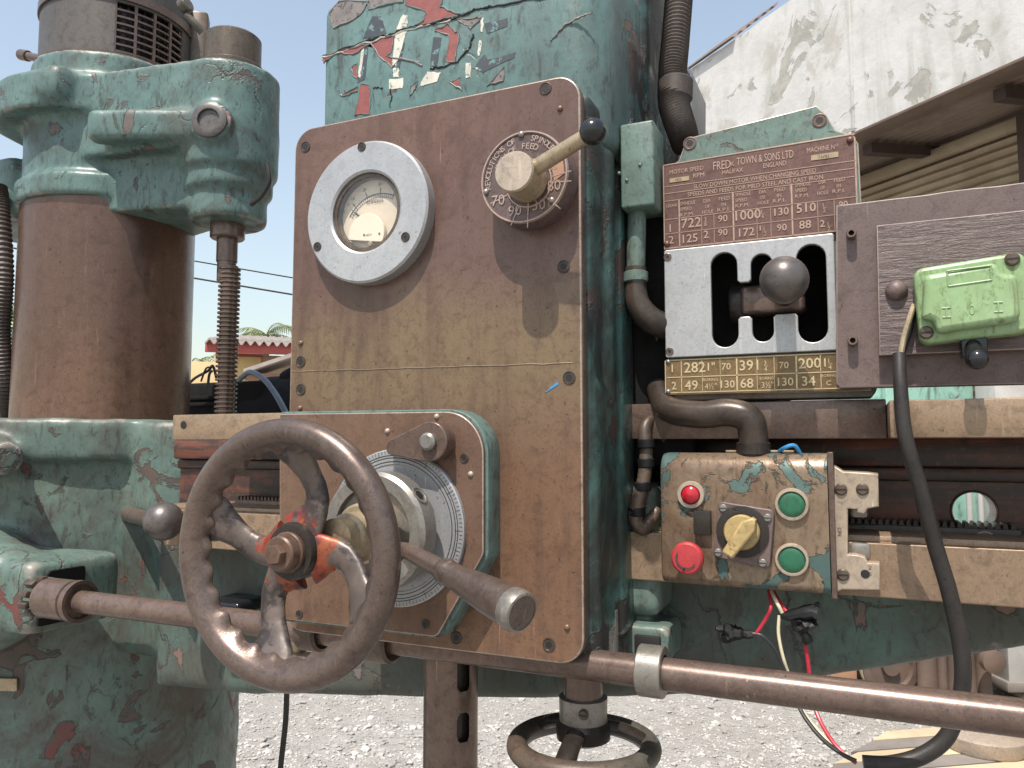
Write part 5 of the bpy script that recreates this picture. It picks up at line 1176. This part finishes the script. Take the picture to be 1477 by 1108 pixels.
wire('black_wire', [(1082, 914, W), (1100, 918, W), (1118, 937, W), (1130, 965, W), (1140, 990, W), (1158, 1030, .075), (1185, 1065, .066), (1215, 1088, .062), (1235, 1098, .060)], .0016, 'wire_black', 'black wire curving from the left tape wrap down behind the shaft')
wire('cream_wire', [(1124, 888, W), (1123, 915, W), (1130, 950, W), (1142, 985, W + .004), (1158, 1026, .078), (1188, 1062, .070), (1225, 1092, .062)], .0013, 'wire_white', 'cream wire hanging straight below the control box')
wire('long_red_wire', [(1161, 925, W), (1166, 960, W), (1170, 1000, W), (1182, 1038, .074), (1205, 1075, .066), (1235, 1101, .060)], .0015, 'wire_red', 'long red wire from the right tape wrap into the black cable')
def wrap(label, segs):
    mb = MB(); base = at(*segs[0][:3])
    for (x0, y0, Y, x1, y1, r0, r1) in segs:
        a_, b_ = at(x0, y0, Y), at(x1, y1, Y - .002); P = [a_.lerp(b_, t / 6) + Vector((random.uniform(-.001, .001), random.uniform(-.001, .001), random.uniform(-.001, .001))) for t in range(7)]
        mb.tube(P, [(r * random.uniform(.75, 1.25), r * random.uniform(.5, .9)) for r in [r0 + (r1 - r0) * t / 6 for t in range(7)]], 9)
    props(obj('tape_wrap', mb, 'tape', ang=25), label, 'tape', 'taped wire joints')
wrap('crumpled black tape wrap on the left wire joint', [(1084, 914, W, 1050, 916, .003, .0075), (1062, 912, W, 1032, 904, .006, .002), (1052, 918, W, 1040, 925, .006, .002)])
wrap('crumpled black tape wrap on the right wire joint', [(1126, 888, W, 1178, 882, .003, .008), (1170, 882, W, 1180, 868, .005, .0018), (1148, 890, W, 1172, 905, .008, .006), (1152, 896, W, 1166, 928, .007, .0035)])
mb = MB(); mb.tube([at(414, 985, .4), at(412, 1040, .4), at(404, 1115, .4), at(398, 1200, .4)], .0042, 10, 8)
props(obj('hanging_cable', mb, 'rubber'), 'thin black cable hanging below the arm in front of gravel', 'cable')

# ================================================================ BACKGROUND
# --- white shed with a peeling parapet and rusty roof underside
azw = R(48.6); dW = Vector((-math.sin(azw), math.cos(azw), 0)); ZW = 3.45
P0 = at_ground(1235, 190, ZW)
def px_of(p):
    q = p - CAM; return CX + FPX * q.dot(_R) / q.dot(_F)
s = 0
while px_of(P0 + dW * s) > 984: s += .05
shed = thing('white_shed', (P0.x, P0.y, 0), 'white shed with peeling parapet wall and rusty corrugated roof underside', 'building', rz=azw - R(90))
X0, X1 = -s, 5.0
ztw = 4.62
mb = MB(); nx = 60
topz = [ztw + random.uniform(-.006, .006) for k in range(nx + 1)]
vs = []; fs = []
for k in range(nx + 1):
    x = X0 + (X1 - X0) * k / nx; vs += [(x, 0, ZW), (x, 0, topz[k]), (x, .14, ZW), (x, .14, topz[k])]
for k in range(nx): i = 4 * k; j = i + 4; fs += [(i, j, j + 1, i + 1), (i + 2, i + 3, j + 3, j + 2), (i + 1, j + 1, j + 3, i + 3), (i, i + 2, j + 2, j)]
fs += [(0, 1, 3, 2), (4 * nx, 4 * nx + 2, 4 * nx + 3, 4 * nx + 1)]
mb.add(vs, fs); obj('parapet_wall', mb, 'whitewall', shed, local=True)
mb = MB(); mb.box(X0 - .02, X1, -.012, .15, ZW - .02, ZW - .002, .002); obj('parapet_edging', mb, 'roofrust', shed, local=True)
xj = -.02
mb = MB(); mb.box(xj - .012, xj + .012, -.008, .001, ZW + .01, ztw - .02, .002); obj('wall_joint', mb, 'whitewall', shed, local=True)
def corr(mb, x0, x1, f, n, amp, per, along='y'):
    # sheet spanned by x in [x0,x1] and t in [0,n] periods, f(t)-> (y,z,ny,nz)
    N_ = n * 6; vs = []
    for k in range(N_ + 1):
        t = k / N_; y, z, a_, b_ = f(t); w_ = amp * math.cos(2 * math.pi * k / 6)
        vs += [(x0, y + a_ * w_, z + b_ * w_), (x1, y + a_ * w_, z + b_ * w_)]
    mb.add(vs, [(2 * k, 2 * k + 1, 2 * k + 3, 2 * k + 2) for k in range(N_)])
xs_ = [X0 + .0, -1.2, .2, 1.6, 3.0, X1]
for a_, b_ in zip(xs_, xs_[1:]):
    mb = MB(); off = random.uniform(0, .012); corr(mb, a_, b_ + .05, lambda t: (.15 + t * .74, ZW - .005 + off * .5 + t * .09, 0, 1), 9, .016, .09); obj('roof_sheet', mb, 'roofrust', shed, 60, local=True)
for x in (-1.05, -.1, .78, 1.7, 2.95):
    mb = MB(); mb.add([(x + dx, y, ZW - .03 + (y - .15) / .74 * .09 + dz_) for y in (.17, .84) for dx in (0, .07) for dz_ in (-.07, 0)], [(0, 1, 3, 2), (4, 6, 7, 5), (0, 4, 5, 1), (2, 3, 7, 6), (0, 2, 6, 4), (1, 5, 7, 3)]); obj('rafter', mb, 'beam', shed, local=True)
mb = MB(); mb.box(X0, X1, .74, .80, ZW - .06, ZW + .01, .004); obj('tie_beam', mb, 'sheet', shed, local=True)
for k, (a_, b_) in enumerate(zip(xs_, xs_[1:])):
    mb = MB(); off = random.uniform(0, .02); corr(mb, a_, b_ + .05, lambda t: (.86 + off, .1 + t * 3.45, 1, 0), 56, .013, .11); obj('wall_sheet', mb, 'sheet', shed, 60, local=True)
for x in (-2.2, .62, 3.6):
    mb = MB(); mb.box(x, x + .07, .62, .73, 0, ZW - .03, .006); obj('post', mb, 'beam', shed, local=True)
mb = MB(); ra_ = [(X0 + .1 + .28 * k, 0.4, ztw + .06 + .05 * k) for k in range(2)]
corr(mb, X0 - .12, X0 + .75, lambda t: (-.04 + t * .5, ztw - .01 + t * .42, 0, 1), 6, .012, .1); obj('upper_eave', mb, 'roofrust', shed, 60, local=True)

# --- teal machine tool and odd iron behind the arm, on the right
D = 4.6
def gp(px, py=1040): return at_ground(px, py)
tm = thing('teal_machine', gp(1330, 1000), 'pale teal machine tool standing behind the arm on the right', 'machine')
b0 = at_depth(1236, 560, 4.4); 
def fbox(mb, px0, px1, py0, py1, dep, th, bev=.01, mi=0):
    c0, c1 = at_depth(px0, py1, dep), at_depth(px1, py0, dep); L = (Vector((c1.x - c0.x, c1.y - c0.y, 0))).length
    mb.box(0, L, 0, th, c0.z, c1.z, bev, mi=mi, mat=Matrix.Translation((c0.x, c0.y, 0)) @ Matrix.Rotation(YAW, 4, 'Z'))
mb = MB(); fbox(mb, 1238, 1422, 530, 935, 4.5, .5, .04); obj('cabinet', mb, 'tealbg', tm)
mb = MB(); fbox(mb, 1290, 1312, 540, 900, 4.44, .06, .01); obj('front_rib', mb, 'tealbg', tm)
for px in (1398, 1414):
    mb = MB(); mb.tube([at_depth(px - 4, 660, 4.38), at_depth(px, 720, 4.36), at_depth(px + 3, 800, 4.38)], .016, 12, 6); obj('pipe', mb, 'whitemetal', tm)
for px0, px1 in ((1248, 1275), (1350, 1362)):
    mb = MB(); fbox(mb, px0, px1, 930, 985 if px0 < 1300 else 1000, 4.5, .3, .01); obj('leg', mb, 'beam', tm)
wp = thing('white_post', gp(1190, 1000), 'whitish post standing behind the speed chart', 'post')
mb = MB(); fbox(mb, 1150, 1228, 545, 955, 4.7, .25, .02); obj('shaft', mb, 'whitemetal', wp)
mb = MB(); fbox(mb, 1146, 1232, 955, 975, 4.65, .3, .01); obj('foot', mb, 'whitemetal', wp)
wq = thing('grey_post', gp(1466, 1000), 'pale grey post at the right edge below the arm', 'post')
mb = MB(); fbox(mb, 1456, 1490, 520, 988, 4.3, .2, .01); obj('shaft', mb, 'whitemetal', wq)
mb = MB(); fbox(mb, 1454, 1492, 985, 1000, 4.28, .24, .01); obj('foot', mb, 'dksheet', wq)
og_ = thing('orange_casting', gp(1200, 992), 'orange brown cast block on the gravel under the arm', 'casting')
mb = MB(); fbox(mb, 1160, 1205, 955, 1004, 4.35, .35, .01); fbox(mb, 1205, 1238, 962, 1004, 4.4, .3, .012); obj('block', mb, 'orangeblock', og_)
mb = MB(); fbox(mb, 1200, 1206, 956, 1004, 4.335, .02, .003); obj('flange', mb, 'orangeblock', og_)
fw = at_depth(1278, 958, 4.25); fl = thing('old_flywheel', (fw.x, fw.y, 0), 'rusty dark flywheel leaning under the arm on the right', 'flywheel')
vd = Vector((math.sin(YAW), -math.cos(YAW), 0))
mb = MB(); mb.lathe([(.155, 0), (.155, .06), (.118, .065), (.11, .04), (.05, .04), (.045, .07), (.02, .07)], fw, vd, 48); obj('disc', mb, 'rustmachine', fl)
mb = MB(); mb.lathe([(.156, .015), (.160, .02), (.160, .045), (.156, .05)], fw, vd, 48, caps=False); obj('tyre', mb, 'wood', fl)
rm_ = thing('rusty_base', gp(1390, 1015), 'rusty machine base with round columns under the arm', 'machine base')
for px0, px1, y1 in ((1325, 1352, 1002), (1352, 1368, 1012), (1366, 1408, 1028), (1408, 1432, 1035)):
    mb = MB(); c0 = at_depth((px0 + px1) / 2, y1, 4.1); rr = (px1 - px0) / 2 * 4.1 / FPX; mb.lathe([(rr * 1.05, 0), (rr, .03), (rr * .93, .3), (rr, .62)], (c0.x, c0.y, c0.z), (0, 0, 1), 24); obj('round_column', mb, 'rustmachine', rm_)
mb = MB(); fbox(mb, 1318, 1445, 925, 962, 4.2, .35, .02); obj('bed', mb, 'beam', rm_)
mb = MB(); c0 = at_depth(1428, 952, 4.02); mb.lathe([(.06, 0), (.06, .04), (.03, .05)], c0, vd, 28); obj('end_wheel', mb, 'rustmachine', rm_)
mb = MB(); mb.tube([at_ground(1440, 985, .04), at_ground(1500, 1012, .04)], .035, 14); props(obj('pale_pipe', mb, 'bronze'), 'pale pipe lying on the gravel at the right edge', 'pipe')
# timber platform with dark sheet
pt = thing('timber_pallet', at_ground(1330, 1085), 'low timber pallet with dark boards beside the black cable', 'pallet')
A_ = at_ground(1196, 1108, .12); B_ = at_ground(1265, 1062, .12); Cc = at_ground(1500, 1045, .12); 
ux_ = (Cc - B_).normalized(); uy_ = (A_ - B_).normalized()
for k in range(5):
    t0, t1 = k / 5 + .01, (k + 1) / 5 - .01; o_ = B_ - uy_ * .1
    L1 = 1.1; q4 = [o_ + uy_ * (t * .9) + ux_ * u for t, u in ((t0, random.uniform(-.03, .03)), (t1, random.uniform(-.03, .03)), (t1, L1), (t0, L1))]
    mb = MB(); mb.add([tuple(p) for p in q4] + [(p.x, p.y, p.z - .03) for p in q4], [(0, 1, 2, 3), (7, 6, 5, 4), (0, 4, 5, 1), (1, 5, 6, 2), (2, 6, 7, 3), (3, 7, 4, 0)]); obj('plank', mb, 'wood' if k % 2 == 0 else 'dksheet', pt)
for u in (.05, .55, 1.0):
    q4 = [B_ + ux_ * uu + uy_ * vv for uu, vv in ((u, -.08), (u + .08, -.08), (u + .08, .8), (u, .8))]
    mb = MB(); mb.add([(p.x, p.y, .089) for p in q4] + [(p.x, p.y, 0) for p in q4], [(0, 1, 2, 3), (7, 6, 5, 4), (0, 4, 5, 1), (1, 5, 6, 2), (2, 6, 7, 3), (3, 7, 4, 0)]); obj('bearer', mb, 'wood', pt)
dr = at_ground(1420, 1078, .12); mb = MB(); mb.lathe([(.16, 0), (.165, .01), (.165, .06), (.15, .07)], (dr.x, dr.y, .121), (0, 0, 1), 40); props(obj('round_lid', mb, 'bronze'), 'tan round lid lying on the timber pallet', 'lid')

# --- black motor and cable seen over the arm on the left
bm_ = thing('black_motor', at(340, 590, .75), 'dark motor housing behind the elevating screw', 'motor')
mb = MB(); o0 = at(268, 553, .70); o1_ = at(372, 553, .70); mb.box(o0.x, o1_.x, .70, .85, 1.30, o0.z, .008); obj('motor_box', mb, 'black_and_shade', bm_)
mb = MB(); mb.lathe([(.11, 0), (.115, .02), (.115, .14), (.10, .16)], (o1_.x - .06, .80, at(360, 545, .8).z - .115), (1, 0, 0), 36); obj('motor_body', mb, 'black_and_shade', bm_)
for k in range(4):
    mb = MB(); q = at(412 + k * 6, 556 + k * 7, .78); mb.lathe([(.02, 0), (.03, .01), (.03, .03), (.02, .04)], q, (1, 0, .4), 12); obj('cooling_fin', mb, 'black_and_shade', bm_)
for z_ in (575, 584): q0, q1 = at(270, z_, .698), at(320, z_, .698); mb = MB(); mb.box(q0.x, q1.x, .69, .70, q0.z - .004, q0.z + .004, .002); obj('motor_rib', mb, 'black_and_shade', bm_)
mb = MB(); mb.tube([at(345, 548, .66), at(360, 537, .64), at(378, 545, .62), at(395, 565, .60), at(412, 595, .58), at(425, 625, .58)], .0055, 12, 8)
props(obj('grey_cable', mb, plain('grey_cable', (.11, .13, .17), .35)), 'blue grey cable arching over the dark motor behind the arm', 'cable')
mb = MB(); mb.tube([at(270, 556, .66), at(282, 545, .66), at(300, 535, .66), at(307, 528, .66), at(312, 545, .66)], .003, 8, 6); mb.tube([at(290, 550, .66), at(297, 532, .65), at(304, 530, .65)], .002, 8, 6); mb.tube([at(300, 555, .65), at(302, 540, .65), at(306, 535, .65)], .0028, 8, 6)
props(obj('loose_wires', mb, 'wire_black'), 'tangled black wires left of the elevating screw', 'wires')

# --- house, palms, tree and power lines far left
hp = at_depth(380, 640, 18.5); hp.z = 0
azh = math.atan2(-(hp.x), hp.y + .56)
ho = thing('yellow_house', hp, 'small yellow house with grey corrugated roof and red fascia', 'house', rz=azh)
m_ = 18.5 / FPX / math.cos(math.atan((738.5 - 380) / FPX)) * 1.0
def hz_(py): return 1.45 + (640 - py) * 18.5 / FPX
hx_ = lambda px: (px - 380) * m_ * .98
mb = MB(); mb.box(hx_(312), hx_(560), 0, 5, 0, hz_(512), .01); obj('wall', mb, 'tanwall', ho, local=True)
mb = MB(); mb.box(hx_(338), hx_(374), -.06, -.002, hz_(600), hz_(515), .01); sw_ = obj('shutter', mb, 'shutter', ho, local=True)
mb = MB(); mb.box(hx_(335), hx_(377), -.12, -.003, hz_(514), hz_(511), .01); obj('lintel', mb, 'redboard', ho, local=True)
mb = MB(); mb.box(hx_(302), hx_(580), -.5, -.42, hz_(513), hz_(499), .01); obj('fascia_board', mb, 'redboard', ho, local=True)
nr = 24; 
for k in range(nr):
    x0 = hx_(302) + (hx_(580) - hx_(302)) * k / nr; x1 = hx_(302) + (hx_(580) - hx_(302)) * (k + 1) / nr; mb = MB(); vs = []; N_ = 8
    for i in range(N_ + 1):
        t = i / N_; x = x0 + (x1 - x0) * t; w_ = .055 * (1 - math.cos(2 * math.pi * t))
        vs += [(x, -.62, hz_(500) + w_), (x + .45, 1.6, hz_(477) + w_), (x, -.62, hz_(500) + w_ - .05), (x + .45, 1.6, hz_(477) + w_ - .05)]
    fs = []
    for i in range(N_): a_ = 4 * i; b_ = a_ + 4; fs += [(a_, b_, b_ + 1, a_ + 1), (a_ + 2, a_ + 3, b_ + 3, b_ + 2), (a_, a_ + 2, b_ + 2, b_)]
    mb.add(vs, fs); obj('roof_sheet', mb, 'rooftile', ho, 60, local=True)
lo = thing('low_shed', hp + Vector((1.0, -1.5, 0)), 'low orange shed with a sloping roof before the yellow house', 'shed', rz=azh)
mb = MB(); mb.add([(hx_(370), -1, hz_(548)), (hx_(440), -1, hz_(520)), (hx_(440), 1, hz_(520)), (hx_(370), 1, hz_(548)), (hx_(370), -1, hz_(553)), (hx_(440), -1, hz_(525)), (hx_(440), 1, hz_(525)), (hx_(370), 1, hz_(553))], [(0, 1, 2, 3), (4, 7, 6, 5), (0, 4, 5, 1), (1, 5, 6, 2), (2, 6, 7, 3), (3, 7, 4, 0)]); obj('roof', mb, 'rooftile', lo, local=True)
mb = MB(); mb.box(hx_(374), hx_(450), -.7, .9, 0, hz_(551), .01); obj('wall', mb, 'orangeblock', lo, local=True)
mb = MB(); mb.box(hx_(260), hx_(330), -2.2, -2.0, 0, hz_(537), .01); props(obj('yard_wall', mb, 'yellowwall', None, local=True), 'low cream yard wall left of the yellow house', 'wall')
bpy.data.objects['yard_wall'].location = hp; bpy.data.objects['yard_wall'].rotation_euler.z = azh
def palm(px, py, dep, n, seed, label, fl=2.2):
    rd = random.Random(seed); c = at_depth(px, py, dep); t = thing('palm_tree', (c.x, c.y, 0), label, 'palm', 'palms behind the house')
    mb = MB(); mb.tube([(c.x + .25, c.y, 0), (c.x + .1, c.y, c.z * .5), (c.x, c.y, c.z)], [.16, .12, .10], 12, 6); obj('trunk', mb, 'bark', t)
    for k in range(n):
        a = 2 * math.pi * k / n + rd.uniform(-.3, .3); u = Vector((math.cos(a), math.sin(a), 0)); el = rd.uniform(.1, 1.1); L = fl * rd.uniform(.8, 1.15); mb = MB(); P = []
        for i in range(13):
            q = i / 12; P.append(c + u * (L * q * math.cos(el * (1 - q * .5))) + Vector((0, 0, L * q * math.sin(el) * (1 - .25 * q) - L * .75 * q * q)))
        mb.tube(P, [.022 * (1 - .8 * i / 12) for i in range(13)], 5)
        side = u.cross(Vector((0, 0, 1)))
        for i in range(1, 12):
            for hh in (0, .5):
                p = P[i].lerp(P[min(i + 1, 12)], hh); ll = .5 * math.sin(math.pi * min(.97, .15 + i / 13)) * fl / 2.2
                for s_ in (-1, 1):
                    tip = p + side * (s_ * ll) + u * ll * .5 + Vector((0, 0, -ll * .45 + rd.uniform(-.05, .05))); w_ = u * .03
                    mb.add([p - w_, p + w_, tip], [(0, 1, 2)])
        obj('frond', mb, 'palmleaf', t)
palm(272, 540, 24, 15, 3, 'leafy palm left of the elevating screw beyond the house', 3.0); palm(384, 484, 30, 15, 5, 'taller palm whose fronds rise over the house roof', 2.3)
tr2 = at_depth(-6, 500, 9.0)
tt = thing('leafy_tree', (tr2.x, tr2.y, 0), 'bright green leafy tree at the far left edge', 'tree')
mb = MB(); mb.tube([(tr2.x, tr2.y, 0), (tr2.x + .05, tr2.y, .8), (tr2.x - .05, tr2.y, 1.6), (tr2.x, tr2.y, 2.6)], [.09, .075, .06, .03], 12, 6)
for k in range(7):
    a = k * .9; mb.tube([(tr2.x, tr2.y, 1.2 + k * .18), (tr2.x + .35 * math.cos(a), tr2.y + .35 * math.sin(a), 1.6 + k * .2)], [.03, .012], 8)
obj('trunk', mb, 'bark', tt)
mb = MB(); rd = random.Random(4)
cl_s = [Vector((rd.gauss(0, .28), rd.gauss(0, .28), rd.uniform(1.0, 3.2))) for _ in range(60)]
for k in range(5200):
    c = cl_s[k % 60]; p = Vector((tr2.x, tr2.y, 0)) + c + Vector((rd.gauss(0, .09), rd.gauss(0, .09), rd.gauss(0, .09)))
    a = Vector((rd.gauss(0, 1), rd.gauss(0, 1), rd.gauss(0, .7))).normalized(); b = a.orthogonal().normalized(); s_ = rd.uniform(.02, .04)
    mb.add([p, p + a * s_ + b * s_ * .45, p + a * s_ * 2, p + a * s_ - b * s_ * .45], [(0, 1, 2, 3)])
obj('crown', mb, 'leaf', tt)
for k, (pa, pb, lab) in enumerate((((230, 368), (470, 409), 'upper power line crossing the pale sky left of the head'), ((230, 393), (470, 433), 'lower power line crossing the pale sky left of the head'))):
    A_, B_ = at_depth(pa[0] - 900, pa[1] - 60, 14), at_depth(pb[0] + 700, pb[1] + 60, 14); 
    A_ = at_depth(*pa, 14); B_ = at_depth(*pb, 14); e = B_ - A_; A_, B_ = A_ - e * 4, B_ + e * 4
    mb = MB(); mb.tube([A_.lerp(B_, t / 20) for t in range(21)], .016 if k else .012, 6); props(obj('power_line', mb, 'rubber'), lab, 'power line', 'power lines')
